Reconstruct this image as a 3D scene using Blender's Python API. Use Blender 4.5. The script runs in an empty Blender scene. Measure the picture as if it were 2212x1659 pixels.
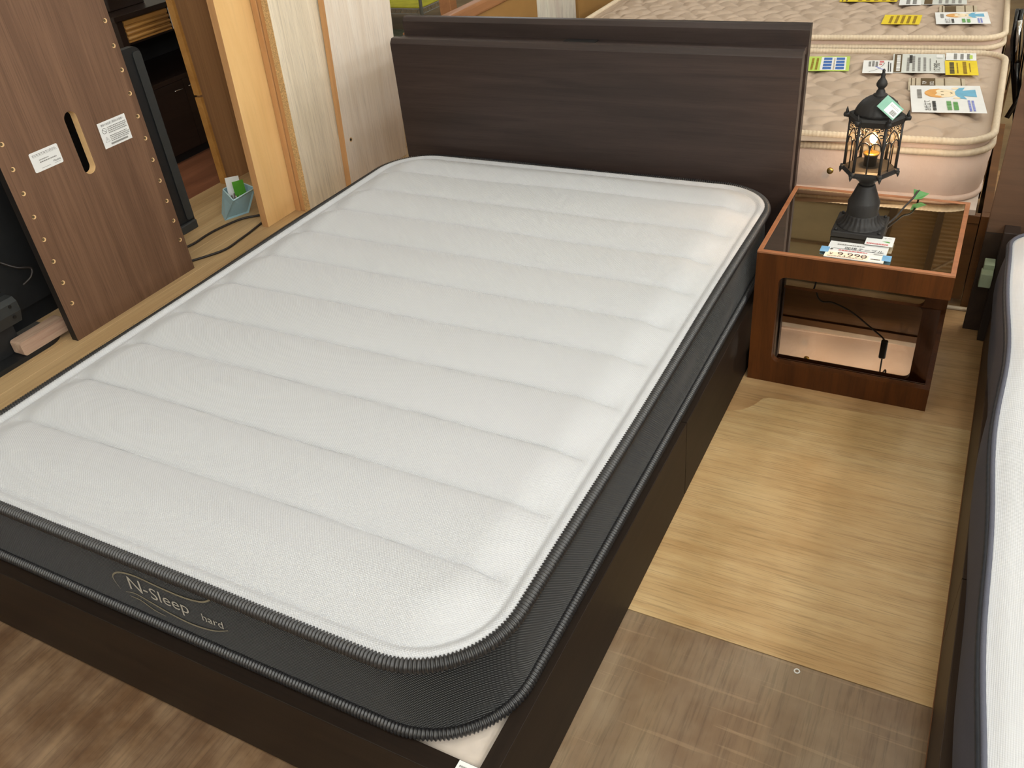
import bpy, bmesh, math, random
import numpy as np
from mathutils import Vector, Matrix
random.seed(7); rng = np.random.default_rng(7)
SC = bpy.context.scene
COL = SC.collection
PI = math.pi

# ------------------------------------------------------------------ camera, light, exposure
cd = bpy.data.cameras.new('camera'); cam = bpy.data.objects.new('camera', cd); COL.objects.link(cam)
cd.sensor_fit = 'HORIZONTAL'; cd.sensor_width = 36.0; cd.lens = 36.0 * 1856.2 / 2212.0
cd.clip_start = 0.02; cd.clip_end = 60
_r = Vector((0.88515836, 0.45621165, -0.09146367)); _u = Vector((-0.19674958, 0.54512428, 0.81494117)); _f = _r.cross(_u)
M = Matrix.Identity(4)
for i in range(3):
    M[i][0] = _r[i]; M[i][1] = _u[i]; M[i][2] = _f[i]
M[0][3], M[1][3], M[2][3] = 0.4769, -0.5753, 1.5276
cam.matrix_world = M
SC.camera = cam
W = bpy.data.worlds.new('world'); SC.world = W; W.use_nodes = True
W.node_tree.nodes['Background'].inputs[0].default_value = (0.9, 0.92, 1.0, 1)
W.node_tree.nodes['Background'].inputs[1].default_value = 0.15
vs = SC.view_settings
vs.view_transform = 'Standard'; vs.look = 'None'; vs.gamma = 1.0; vs.use_curve_mapping = False
vs.exposure = 0.0
LIGHT_W = 25.2        # watts of each ceiling tube fixture
CEIL = 3.3

# ------------------------------------------------------------------ helpers
def C(r, g, b, k=1.0):
    f = lambda v: ((v / 255.0) / 12.92 if v / 255.0 <= 0.04045 else ((v / 255.0 + 0.055) / 1.055) ** 2.4)
    return (min(f(r) * k, 1), min(f(g) * k, 1), min(f(b) * k, 1), 1.0)

def wloc(o):
    v = Vector((0, 0, 0))
    while o is not None:
        v += o.location; o = o.parent
    return v

def tag(o, label=None, cat=None, group=None, kind=None):
    if label: o['label'] = label
    if cat: o['category'] = cat
    if group: o['group'] = group
    if kind: o['kind'] = kind
    return o

def thing(name, label, cat, loc, group=None):
    o = bpy.data.objects.new(name, None); COL.objects.link(o)
    o.empty_display_size = 0.05
    o.location = loc
    return tag(o, label, cat, group)

def finish(bm, name, mat, parent=None, smooth=False, loc=None, recalc=True):
    """bm is in world coordinates; the object's own origin is its parent's, or loc"""
    if recalc: bmesh.ops.recalc_face_normals(bm, faces=bm.faces[:])
    off = wloc(parent) if parent is not None else Vector(loc if loc is not None else (0, 0, 0))
    if off.length > 0:
        bmesh.ops.translate(bm, vec=-off, verts=bm.verts[:])
    me = bpy.data.meshes.new(name); bm.to_mesh(me); bm.free()
    if smooth:
        for p in me.polygons: p.use_smooth = True
    o = bpy.data.objects.new(name, me); COL.objects.link(o)
    if mat is not None: me.materials.append(mat)
    if parent is not None: o.parent = parent
    elif loc is not None: o.location = loc
    return o

def mesh_np(name, V, F, mat, parent=None, smooth=True, loc=None, uv=None):
    off = wloc(parent) if parent is not None else Vector(loc if loc is not None else (0, 0, 0))
    V = np.asarray(V, float) - np.array(off)
    me = bpy.data.meshes.new(name); me.from_pydata(V.tolist(), [], [tuple(int(i) for i in f) for f in F]); me.update()
    if uv is not None:
        lay = me.uv_layers.new(name='UVMap')
        idx = np.zeros(len(me.loops), int); me.loops.foreach_get('vertex_index', idx)
        lay.data.foreach_set('uv', np.asarray(uv, float)[idx].ravel())
    if smooth: me.polygons.foreach_set('use_smooth', [True] * len(me.polygons))
    o = bpy.data.objects.new(name, me); COL.objects.link(o); me.materials.append(mat)
    if parent is not None: o.parent = parent
    elif loc is not None: o.location = loc
    return o

def B():
    return bmesh.new()

def add_box(bm, x0, x1, y0, y1, z0, z1, bev=0.0, seg=2):
    r = bmesh.ops.create_cube(bm, size=1.0)
    vs_ = r['verts']
    for v in vs_:
        v.co = Vector((x0 + (v.co.x + .5) * (x1 - x0), y0 + (v.co.y + .5) * (y1 - y0), z0 + (v.co.z + .5) * (z1 - z0)))
    if bev > 0:
        es = list({e for v in vs_ for e in v.link_edges})
        bmesh.ops.bevel(bm, geom=es, offset=bev, segments=seg, profile=.5, affect='EDGES')
    return bm

def box(name, mat, parent, x0, x1, y0, y1, z0, z1, bev=0.0, loc=None, seg=2):
    return finish(add_box(B(), x0, x1, y0, y1, z0, z1, bev, seg), name, mat, parent, loc=loc)

def add_prism(bm, pts, axis, a, b):
    """polygon pts (2D) extruded along an axis from a to b. axis 'x': pts=(y,z); 'y': pts=(x,z); 'z': pts=(x,y)"""
    def mk(p, t):
        return {'x': (t, p[0], p[1]), 'y': (p[0], t, p[1]), 'z': (p[0], p[1], t)}[axis]
    lo = [bm.verts.new(mk(p, a)) for p in pts]; hi = [bm.verts.new(mk(p, b)) for p in pts]
    n = len(pts)
    bm.faces.new(lo); bm.faces.new(hi[::-1])
    for i in range(n):
        bm.faces.new((lo[i], hi[i], hi[(i + 1) % n], lo[(i + 1) % n]))
    return bm

def prism(name, mat, parent, pts, axis, a, b, smooth=False, loc=None):
    return finish(add_prism(B(), pts, axis, a, b), name, mat, parent, smooth, loc)

def add_lathe(bm, prof, cx, cy, n=40, mod=None, phase=0.0):
    rings = []
    for k, (r, z) in enumerate(prof):
        ring = []
        for i in range(n):
            a = 2 * PI * i / n + phase
            rr = r if mod is None else r * mod(a, k)
            ring.append(bm.verts.new((cx + rr * math.cos(a), cy + rr * math.sin(a), z)))
        rings.append(ring)
    for k in range(len(rings) - 1):
        for i in range(n):
            j = (i + 1) % n
            bm.faces.new((rings[k][i], rings[k][j], rings[k + 1][j], rings[k + 1][i]))
    bm.faces.new(rings[0][::-1]); bm.faces.new(rings[-1])
    return bm

def add_tube(bm, pts, r, n=8, closed=False, radii=None):
    P = [Vector(p) for p in pts]; m = len(P); rings = []
    up = None
    for i in range(m):
        if closed: t = P[(i + 1) % m] - P[i - 1]
        else: t = P[min(i + 1, m - 1)] - P[max(i - 1, 0)]
        t.normalize()
        if up is None:
            up = Vector((0, 0, 1)) if abs(t.z) < .9 else Vector((1, 0, 0))
        a = t.cross(up)
        if a.length < 1e-6: a = t.cross(Vector((0, 1, 0)))
        a.normalize(); b = a.cross(t).normalized(); up = b
        rr = radii[i] if radii else r
        rings.append([bm.verts.new(P[i] + (a * math.cos(2 * PI * k / n) + b * math.sin(2 * PI * k / n)) * rr) for k in range(n)])
    for i in range(m if closed else m - 1):
        A = rings[i]; D = rings[(i + 1) % m]
        for k in range(n):
            bm.faces.new((A[k], A[(k + 1) % n], D[(k + 1) % n], D[k]))
    if not closed:
        bm.faces.new(rings[0][::-1]); bm.faces.new(rings[-1])
    return bm

def tube(name, mat, parent, pts, r, n=8, closed=False, loc=None, radii=None):
    return finish(add_tube(B(), pts, r, n, closed, radii), name, mat, parent, True, loc)

def smooth_path(pts, k=8):
    P = [Vector(p) for p in pts]; P = [P[0]] + P + [P[-1]]; out = []
    for i in range(1, len(P) - 2):
        for j in range(k):
            t = j / k; a, b, c, d = P[i - 1], P[i], P[i + 1], P[i + 2]
            out.append(.5 * ((2 * b) + (c - a) * t + (2 * a - 5 * b + 4 * c - d) * t * t + (3 * b - a - 3 * c + d) * t ** 3))
    out.append(P[-2]); return out

def rrect(x0, x1, y0, y1, r, n=8):
    pts = []
    for cx, cy, a0 in ((x1 - r, y0 + r, -PI / 2), (x1 - r, y1 - r, 0), (x0 + r, y1 - r, PI / 2), (x0 + r, y0 + r, PI)):
        for i in range(n + 1):
            a = a0 + PI / 2 * i / n
            pts.append((cx + r * math.cos(a), cy + r * math.sin(a)))
    return pts

def resample(pts, step):
    P = np.array(pts + [pts[0]], float); d = np.linalg.norm(np.diff(P, axis=0), axis=1); s = np.concatenate([[0], np.cumsum(d)])
    n = max(8, int(round(s[-1] / step))); t = np.linspace(0, s[-1], n, endpoint=False)
    return np.stack([np.interp(t, s, P[:, 0]), np.interp(t, s, P[:, 1])], 1), t

# ------------------------------------------------------------------ materials
def mat_base(name, rough=.5, spec=.5, metal=0.0):
    m = bpy.data.materials.new(name); m.use_nodes = True
    nt = m.node_tree; p = nt.nodes['Principled BSDF']
    p.inputs['Roughness'].default_value = rough; p.inputs['Metallic'].default_value = metal
    p.inputs['Specular IOR Level'].default_value = spec
    return m, nt, p

def N(nt, t, **kw):
    n = nt.nodes.new(t)
    for k, v in kw.items():
        if k in n.inputs: n.inputs[k].default_value = v
        else: setattr(n, k, v)
    return n

def plain(name, col, rough=.5, spec=.5, metal=0.0, var=.08, vscale=30.0):
    """flat colour with slight procedural mottling"""
    m, nt, p = mat_base(name, rough, spec, metal)
    tc = N(nt, 'ShaderNodeTexCoord'); no = N(nt, 'ShaderNodeTexNoise', Scale=vscale, Detail=3.0)
    nt.links.new(tc.outputs['Object'], no.inputs['Vector'])
    ra = N(nt, 'ShaderNodeValToRGB')
    ra.color_ramp.elements[0].position = .3; ra.color_ramp.elements[1].position = .7
    ra.color_ramp.elements[0].color = tuple(c * (1 - var) for c in col[:3]) + (1,)
    ra.color_ramp.elements[1].color = tuple(min(1, c * (1 + var)) for c in col[:3]) + (1,)
    nt.links.new(no.outputs['Fac'], ra.inputs['Fac']); nt.links.new(ra.outputs['Color'], p.inputs['Base Color'])
    return m

def wood(name, light, dark, axis='y', rough=.45, spec=.4, long=1.1, across=16.0, pores=.25, bump=.04, blotch=None, seed=0.0, sharp=(.32, .68)):
    m, nt, p = mat_base(name, rough, spec)
    tc = N(nt, 'ShaderNodeTexCoord')
    def mapped(l, a):
        mp = N(nt, 'ShaderNodeMapping')
        mp.inputs['Scale'].default_value = {'x': (l, a, a), 'y': (a, l, a), 'z': (a, a, l)}[axis]
        mp.inputs['Location'].default_value = (seed, seed * 1.7, seed * .6)
        nt.links.new(tc.outputs['Object'], mp.inputs['Vector']); return mp
    n1 = N(nt, 'ShaderNodeTexNoise', Scale=1.0, Detail=7.0, Roughness=.6, Distortion=.9)
    nt.links.new(mapped(long, across).outputs[0], n1.inputs['Vector'])
    r1 = N(nt, 'ShaderNodeValToRGB'); e = r1.color_ramp.elements
    e[0].position, e[1].position = sharp; e[0].color = dark; e[1].color = light
    nt.links.new(n1.outputs['Fac'], r1.inputs['Fac'])
    n2 = N(nt, 'ShaderNodeTexNoise', Scale=1.0, Detail=3.0, Roughness=.7)
    nt.links.new(mapped(long * 5, across * 11).outputs[0], n2.inputs['Vector'])
    r2 = N(nt, 'ShaderNodeValToRGB'); e = r2.color_ramp.elements
    e[0].position, e[1].position = .33, .5
    e[0].color = (1 - pores,) * 3 + (1,); e[1].color = (1, 1, 1, 1)
    nt.links.new(n2.outputs['Fac'], r2.inputs['Fac'])
    mx = N(nt, 'ShaderNodeMixRGB', blend_type='MULTIPLY'); mx.inputs[0].default_value = 1
    nt.links.new(r1.outputs[0], mx.inputs[1]); nt.links.new(r2.outputs[0], mx.inputs[2])
    out = mx.outputs[0]
    if blotch:
        n3 = N(nt, 'ShaderNodeTexNoise', Scale=blotch[1], Detail=4.0, Roughness=.6)
        nt.links.new(tc.outputs['Object'], n3.inputs['Vector'])
        r3 = N(nt, 'ShaderNodeValToRGB'); e = r3.color_ramp.elements
        e[0].position, e[1].position = .38, .62
        e[0].color = blotch[0]; e[1].color = (1, 1, 1, 1)
        nt.links.new(n3.outputs['Fac'], r3.inputs['Fac'])
        m2 = N(nt, 'ShaderNodeMixRGB', blend_type='MULTIPLY'); m2.inputs[0].default_value = 1
        nt.links.new(out, m2.inputs[1]); nt.links.new(r3.outputs[0], m2.inputs[2]); out = m2.outputs[0]
    nt.links.new(out, p.inputs['Base Color'])
    if bump:
        bp = N(nt, 'ShaderNodeBump', Strength=bump, Distance=.004)
        nt.links.new(n2.outputs['Fac'], bp.inputs['Height']); nt.links.new(bp.outputs[0], p.inputs['Normal'])
    return m

def weave(name, col, pitch, bump=.35, rough=.85, diag=False, contrast=.12, spec=.2, dist=.002, rowstretch=1.0):
    """knitted fabric: rows of tiny raised dots"""
    m, nt, p = mat_base(name, rough, spec)
    p.inputs['Sheen Weight'].default_value = .15
    tc = N(nt, 'ShaderNodeTexCoord'); mp = N(nt, 'ShaderNodeMapping')
    k = 2 * PI / pitch
    mp.inputs['Scale'].default_value = (k, k * rowstretch, k * rowstretch)
    if diag: mp.inputs['Rotation'].default_value = (0, 0, PI / 4)
    nt.links.new(tc.outputs['Object'], mp.inputs['Vector'])
    sp = N(nt, 'ShaderNodeSeparateXYZ'); nt.links.new(mp.outputs[0], sp.inputs[0])
    def sine(sock):
        s = N(nt, 'ShaderNodeMath', operation='SINE'); nt.links.new(sock, s.inputs[0]); return s.outputs[0]
    yz = N(nt, 'ShaderNodeMath', operation='ADD'); nt.links.new(sp.outputs[1], yz.inputs[0]); nt.links.new(sp.outputs[2], yz.inputs[1])
    mu = N(nt, 'ShaderNodeMath', operation='MULTIPLY'); nt.links.new(sine(sp.outputs[0]), mu.inputs[0]); nt.links.new(sine(yz.outputs[0]), mu.inputs[1])
    mr = N(nt, 'ShaderNodeMapRange'); mr.inputs[1].default_value = -1; mr.inputs[2].default_value = 1
    nt.links.new(mu.outputs[0], mr.inputs[0])
    ra = N(nt, 'ShaderNodeValToRGB'); e = ra.color_ramp.elements
    e[0].color = tuple(c * (1 - contrast) for c in col[:3]) + (1,); e[1].color = col
    nt.links.new(mr.outputs[0], ra.inputs[0]); nt.links.new(ra.outputs[0], p.inputs['Base Color'])
    bp = N(nt, 'ShaderNodeBump', Strength=bump, Distance=dist)
    nt.links.new(mr.outputs[0], bp.inputs['Height']); nt.links.new(bp.outputs[0], p.inputs['Normal'])
    return m

def noisy_bump(name, col, scale, bump, rough=.8, var=.06, dist=.01, col2=None, vs_=6.0):
    m = plain(name, col, rough, .3, 0, var, vs_)
    nt = m.node_tree; p = nt.nodes['Principled BSDF']
    tc = N(nt, 'ShaderNodeTexCoord'); no = N(nt, 'ShaderNodeTexNoise', Scale=scale, Detail=5.0)
    nt.links.new(tc.outputs['Object'], no.inputs['Vector'])
    bp = N(nt, 'ShaderNodeBump', Strength=bump, Distance=dist)
    nt.links.new(no.outputs['Fac'], bp.inputs['Height']); nt.links.new(bp.outputs[0], p.inputs['Normal'])
    return m

def emit(name, col, s):
    m = bpy.data.materials.new(name); m.use_nodes = True; nt = m.node_tree
    nt.nodes.remove(nt.nodes['Principled BSDF'])
    e = N(nt, 'ShaderNodeEmission'); e.inputs[0].default_value = col; e.inputs[1].default_value = s
    nt.links.new(e.outputs[0], nt.nodes['Material Output'].inputs[0]); return m

def thin_glass(name, tint, gloss=.12, rough=.03):
    m = bpy.data.materials.new(name); m.use_nodes = True; nt = m.node_tree
    nt.nodes.remove(nt.nodes['Principled BSDF'])
    a = N(nt, 'ShaderNodeBsdfTransparent'); a.inputs[0].default_value = tint
    g = N(nt, 'ShaderNodeBsdfGlossy'); g.inputs['Roughness'].default_value = rough
    mx = N(nt, 'ShaderNodeMixShader'); mx.inputs[0].default_value = .045 + gloss * .4
    nt.links.new(a.outputs[0], mx.inputs[1]); nt.links.new(g.outputs[0], mx.inputs[2])
    nt.links.new(mx.outputs[0], nt.nodes['Material Output'].inputs[0]); return m

MT = {}
MT['espresso_x'] = wood('espresso_x', C(60, 48, 44), C(43, 34, 31), 'x', .42, .4, 1.2, 22, .22)
MT['espresso_y'] = wood('espresso_y', C(38, 28, 20), C(28, 20, 14), 'y', .55, .2, 1.2, 22, .2)
MT['espresso_foot'] = wood('espresso_foot', C(38, 27, 19), C(27, 19, 13), 'x', .5, .25, 1.2, 22, .2)
MT['espresso_core'] = plain('espresso_core', C(40, 28, 22), .6)
MT['deck_white'] = plain('deck_white', C(205, 192, 180), .5)
MT['mattress_white'] = weave('mattress_white', C(191, 192, 195), .0056, .5, .9, False, .10, .2, .0016)
MT['mattress_seam'] = weave('mattress_seam', C(234, 230, 222), .0056, .3, .9)
MT['band_black'] = weave('band_black', C(24, 24, 24), .0062, .9, .9, False, .6, .08, .002)
MT['piping_black'] = plain('piping_black', C(30, 29, 30), .38, .7, 0, .25, 200)
MT['thread_silver'] = plain('thread_silver', C(190, 188, 180), .35, .6, .3)
MT['thread_olive'] = plain('thread_olive', C(124, 118, 100), .5, .5)
MT['walnut_z'] = wood('walnut_z', C(124, 94, 73), C(100, 74, 57), 'z', .5, .3, .9, 24, .25, .05, seed=3)
MT['walnut_edge'] = plain('walnut_edge', C(24, 19, 16), .6)
MT['mdf_pale'] = plain('mdf_pale', C(226, 190, 138), .7)
MT['maple_z'] = wood('maple_z', C(246, 206, 146), C(232, 188, 126), 'z', .45, .4, .5, 7, .05, .01, seed=1)
MT['tan_z'] = wood('tan_z', C(206, 158, 108), C(190, 142, 94), 'z', .5, .3, .8, 20, .1, .02, seed=5)
MT['inner_z'] = wood('inner_z', C(178, 138, 98), C(140, 105, 76), 'z', .5, .3, .25, 12, .1, .02, seed=9)
MT['ash_z'] = wood('ash_z', C(246, 232, 208), C(222, 206, 180), 'z', .6, .25, .8, 26, .22, .06, seed=2)
MT['ash2_z'] = wood('ash2_z', C(252, 240, 224), C(240, 224, 204), 'z', .6, .25, .7, 20, .14, .05, seed=4)
MT['chipboard'] = noisy_bump('chipboard', C(200, 166, 116), 160, .6, .8, .3, .004, vs_=170)
MT['pine_y'] = wood('pine_y', C(200, 170, 126), C(176, 144, 102), 'y', .5, .35, .7, 14, .15, .03, seed=6)
MT['ply_light'] = wood('ply_light', C(208, 180, 134), C(190, 158, 112), 'x', .5, .35, 1.6, 26, .3, .05, (C(232, 222, 208), 2.6), 2)
MT['ply_tan'] = wood('ply_tan', C(196, 162, 116), C(170, 136, 94), 'x', .5, .4, 1.1, 12, .25, .05, (C(225, 212, 200), 3.0), 8)
MT['ply_dirty'] = wood('ply_dirty', C(150, 130, 104), C(132, 112, 90), 'y', .5, .4, 1.6, 14, .22, .05, (C(222, 208, 196), 4.0), 4)
MT['ply_stained'] = wood('ply_stained', C(146, 120, 92), C(118, 94, 72), 'y', .5, .4, 2.2, 20, .25, .05, (C(196, 180, 164), 6.0), 11)
def scratches(m, col, amount=.35):
    nt = m.node_tree; p = nt.nodes['Principled BSDF']; src = p.inputs['Base Color'].links[0].from_socket; tc = N(nt, 'ShaderNodeTexCoord')
    for rot, sc_, lo in ((.12, (3, 70, 1), .64), (1.2, (3.5, 90, 1), .69), (-.6, (2.5, 80, 1), .70)):
        mp = N(nt, 'ShaderNodeMapping'); mp.inputs['Rotation'].default_value = (0, 0, rot); mp.inputs['Scale'].default_value = sc_
        nt.links.new(tc.outputs['Object'], mp.inputs['Vector'])
        no = N(nt, 'ShaderNodeTexNoise', Scale=1.0, Detail=2.0, Distortion=.4); nt.links.new(mp.outputs[0], no.inputs['Vector'])
        ra = N(nt, 'ShaderNodeValToRGB'); e = ra.color_ramp.elements; e[0].position = lo; e[1].position = lo + .05
        e[0].color = (0, 0, 0, 1); e[1].color = (amount,) * 3 + (1,)
        nt.links.new(no.outputs['Fac'], ra.inputs['Fac'])
        mx = N(nt, 'ShaderNodeMixRGB'); mx.inputs[2].default_value = col
        nt.links.new(ra.outputs[0], mx.inputs[0]); nt.links.new(src, mx.inputs[1]); src = mx.outputs[0]
    nt.links.new(src, p.inputs['Base Color'])
scratches(MT['ply_dirty'], C(200, 172, 136), .15); scratches(MT['ply_light'], C(150, 116, 74), .22)
MT['red_floor'] = wood('red_floor', C(158, 104, 76), C(132, 84, 60), 'y', .4, .4, 1.2, 10, .2, .03, None, 3)
MT['base_floor'] = wood('base_floor', C(150, 128, 92), C(128, 106, 74), 'x', .5, .35, 1.0, 6, .15, .03, (C(215, 205, 190), 2.0), 5)
MT['carpet'] = noisy_bump('carpet', C(128, 132, 112), 160, .8, .95, .3, .006, vs_=40)
MT['table_wood_z'] = wood('table_wood_z', C(88, 48, 17), C(64, 33, 10), 'z', .5, .2, 1.6, 20, .22, .03, None, 7)
MT['table_edge'] = wood('table_edge', C(164, 112, 78), C(138, 90, 60), 'x', .35, .5, 2, 30, .15, .02, None, 7)
MT['bronze_glass'] = mat_base('bronze_glass', .02, .5, 1.0)[0]
MT['bronze_glass'].node_tree.nodes['Principled BSDF'].inputs['Base Color'].default_value = (.78, .70, .58, 1)
MT['iron'] = noisy_bump('iron', C(37, 35, 34), 90, .25, .48, .12, .002)
MT['amber_glass'] = thin_glass('amber_glass', (1.0, .95, .86, 1), .0, .05)
MT['clear_glass'] = thin_glass('clear_glass', (1, .98, .94, 1), .05)
MT['brass'] = plain('brass', C(196, 160, 80), .3, .5, .9)
MT['chrome'] = plain('chrome', C(190, 190, 185), .15, .5, 1.0, .03)
MT['black_gloss'] = plain('black_gloss', C(20, 19, 18), .2, .6)
MT['black_plastic'] = plain('black_plastic', C(28, 29, 30), .45, .4, 0, .1)
MT['grey_plastic'] = plain('grey_plastic', C(48, 50, 50), .5, .4)
MT['paper_white'] = plain('paper_white', C(228, 228, 226), .6, .3, 0, .02)
MT['paper_grey'] = plain('paper_grey', C(206, 208, 202), .6, .3, 0, .02)
MT['paper_yellow'] = plain('paper_yellow', C(226, 200, 52), .6, .3, 0, .04)
MT['paper_green'] = plain('paper_green', C(182, 206, 96), .6, .3, 0, .04)
MT['ink'] = plain('ink', C(52, 50, 48), .6); MT['ink_grey'] = plain('ink_grey', C(140, 138, 134), .6)
MT['ink_red'] = plain('ink_red', C(206, 120, 120), .6); MT['ink_green'] = plain('ink_green', C(96, 160, 84), .6)
MT['ink_blue'] = plain('ink_blue', C(56, 104, 176), .6); MT['ink_violet'] = plain('ink_violet', C(126, 136, 208), .6)
MT['ink_brown'] = plain('ink_brown', C(92, 74, 46), .6); MT['ink_skin'] = plain('ink_skin', C(240, 222, 188), .6)
MT['ink_hair'] = plain('ink_hair', C(222, 164, 92), .6); MT['ink_shirt'] = plain('ink_shirt', C(112, 174, 204), .6)
MT['ink_beige'] = plain('ink_beige', C(186, 172, 148), .6); MT['ink_darkyellow'] = plain('ink_darkyellow', C(150, 118, 30), .6)
MT['tape_blue'] = plain('tape_blue', C(120, 172, 214), .4)
MT['mint'] = plain('mint', C(128, 176, 156), .6)
MT['mint_foam'] = plain('mint_foam', C(150, 160, 132), .8)
MT['leaf_green'] = plain('leaf_green', C(70, 128, 66), .5)
MT['cord'] = plain('cord', C(34, 27, 24), .5)
MT['pink_top'] = noisy_bump('pink_top', C(178, 158, 139), 25, .15, .7, .05, .006)
MT['pink_side'] = noisy_bump('pink_side', C(208, 184, 168), 34, .4, .65, .05, .006)
MT['cream_piping'] = plain('cream_piping', C(210, 192, 166), .6, .4, 0, .05)
MT['plastic_film'] = thin_glass('plastic_film', (.9, .88, .86, 1), .12, .15)
MT['grey_white'] = weave('grey_white', C(200, 201, 204), .005, .25, .85, True, .05, .2, .0012)
MT['slate_band'] = noisy_bump('slate_band', C(84, 85, 96), 300, .2, .85, .06, .002)
MT['navy_piping'] = plain('navy_piping', C(44, 48, 56), .6)
MT['bed_brown'] = wood('bed_brown', C(60, 44, 32), C(44, 31, 22), 'y', .5, .35, 1, 16, .2, .03, None, 3)
MT['bed_edge'] = plain('bed_edge', C(116, 76, 44), .6)
MT['head_brown_x'] = wood('head_brown_x', C(92, 70, 54), C(78, 58, 44), 'x', .5, .3, .8, 9, .12, .03, None, 6)
MT['base_brown'] = wood('base_brown', C(112, 74, 36), C(90, 58, 28), 'x', .45, .4, .8, 12, .15, .03, None, 2)
MT['mustard'] = plain('mustard', C(150, 112, 62), .55, .3, 0, .05, 8)
MT['orange_wood'] = wood('orange_wood', C(158, 110, 70), C(140, 94, 58), 'y', .45, .4, 1, 14, .1, .02, None, 2)
MT['dirty_white'] = wood('dirty_white', C(214, 210, 192), C(186, 172, 158), 'z', .7, .3, 2, 7, .2, .05, None, 2)
MT['yellow_cloth'] = plain('yellow_cloth', C(196, 190, 60), .8, .2, 0, .15, 12)
MT['wire'] = plain('wire', C(138, 134, 126), .35, .5, .1)
MT['dark_cab'] = wood('dark_cab', C(50, 36, 29), C(36, 26, 21), 'y', .4, .4, 1, 14, .15, .02, None, 2)
MT['dark_cab_in'] = plain('dark_cab_in', C(16, 12, 10), .7)
MT['rib_wood'] = wood('rib_wood', C(196, 146, 78), C(172, 122, 60), 'y', .45, .4, 1, 14, .1, .02, None, 2)
MT['bin_blue'] = plain('bin_blue', C(150, 186, 198), .45, .4, 0, .03)
MT['bin_rim'] = plain('bin_rim', C(196, 228, 234), .4, .4, 0, .03)
MT['pen_dark'] = plain('pen_dark', C(110, 100, 98), .4, .5, .3, .3, 80)
MT['green_card'] = plain('green_card', C(84, 156, 44), .4)
MT['block_wood'] = wood('block_wood', C(196, 170, 146), C(166, 134, 116), 'y', .6, .3, 2, 30, .2, .03, None, 1)
MT['wall_paint'] = plain('wall_paint', C(226, 222, 212), .8)
MT['ceiling_deck'] = plain('ceiling_deck', C(222, 198, 160), .7, .3, 0, .08, 4)
MT['ceiling_panel'] = plain('ceiling_panel', C(232, 224, 194), .8, .3, 0, .06, 4)
MT['steel_brown'] = plain('steel_brown', C(120, 96, 66), .6)
MT['fixture'] = plain('fixture', C(225, 225, 220), .5)
MT['bulb_hot'] = emit('bulb_hot', (1.0, .62, .28, 1), 60)
MT['tube_glow'] = emit('tube_glow', (1.0, .98, .95, 1), 4)
MT['outlet'] = plain('outlet', C(16, 15, 15), .5)

# ------------------------------------------------------------------ room shell
def struct(o):
    o['kind'] = 'structure'; return o
fl = struct(box('floor', MT['base_floor'], None, -7, 6, -5, 12, -.06, -.006))
sheets = [  # x0,x1,y0,y1,top,material
    (-0.42, 2.2, -2.2, .615, 0.0, 'ply_dirty'), (-1.95, -.422, -2.2, .615, 0.0, 'ply_stained'),
    (-1.95, 2.2, 1.53, 2.165, 0.0, 'ply_tan'), (-1.95, 2.2, .617, 1.38, 0.0, 'ply_light'),
    (-1.95, 2.2, 2.168, 3.4, 0.0, 'ply_tan')]
for x0, x1, y0, y1, t, mname in sheets:
    box('plywood_sheet', MT[mname], fl, x0, x1, y0, y1, t - .006, t, .0006, seg=1)
# worn veneer layer with a torn edge: the light sheet runs up to an uneven line
torn = [(-.1, 1.386), (-.013, 1.389), (.032, 1.412), (.05, 1.43), (.064, 1.452), (.078, 1.486), (.093, 1.497), (.15, 1.502), (.207, 1.508), (.332, 1.513), (.462, 1.522), (.588, 1.529), (2.2, 1.5292)]
prism('plywood_sheet', MT['ply_light'], fl, [(-.1, 1.3802), (2.2, 1.3802)] + torn[::-1], 'z', -.006, 0.0)
prism('plywood_sheet', MT['ply_tan'], fl, torn + [(-.1, 1.5295)], 'z', -.006, -.0008)
box('plywood_sheet', MT['ply_tan'], fl, -1.95, -.1005, 1.3802, 1.5295, -.006, -.0008)
box('plywood_sheet', MT['red_floor'], fl, -5.2, -1.952, -2.2, 4.2, -.006, 0.0, .0006, seg=1)
box('carpet_tile', MT['carpet'], fl, -4.6, -3.3, 4.25, 5.35, -.006, 0.0)
box('carpet_tile', MT['carpet'], fl, -3.29, -1.9, 4.25, 7.4, -.006, 0.0)
# little washer and nail head on the floor boards
finish(add_tube(B(), [(.368 + .005 * math.cos(a), .598 + .005 * math.sin(a), .0012) for a in np.linspace(0, 2 * PI, 17)[:-1]], .0015, 6, True), 'washer', MT['paper_white'], None, True, (.368, .598, 0))
tag(bpy.data.objects['washer'], 'tiny white ring lying on the scratched dark floor sheet', 'washer')
struct(box('trim_1', MT['cream_piping'], None, .44, .618, 2.166, 2.18, .0, .008, .002))
struct(box('wall_back', MT['wall_paint'], None, -7, 6, 12, 12.1, 0, CEIL))
struct(box('wall_left', MT['wall_paint'], None, -7.1, -7, -5, 12, 0, CEIL))
struct(box('wall_right', MT['wall_paint'], None, 6, 6.1, -5, 12, 0, CEIL))
struct(box('wall_front', MT['wall_paint'], None, -7, 6, -5.1, -5, 0, CEIL))
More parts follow.
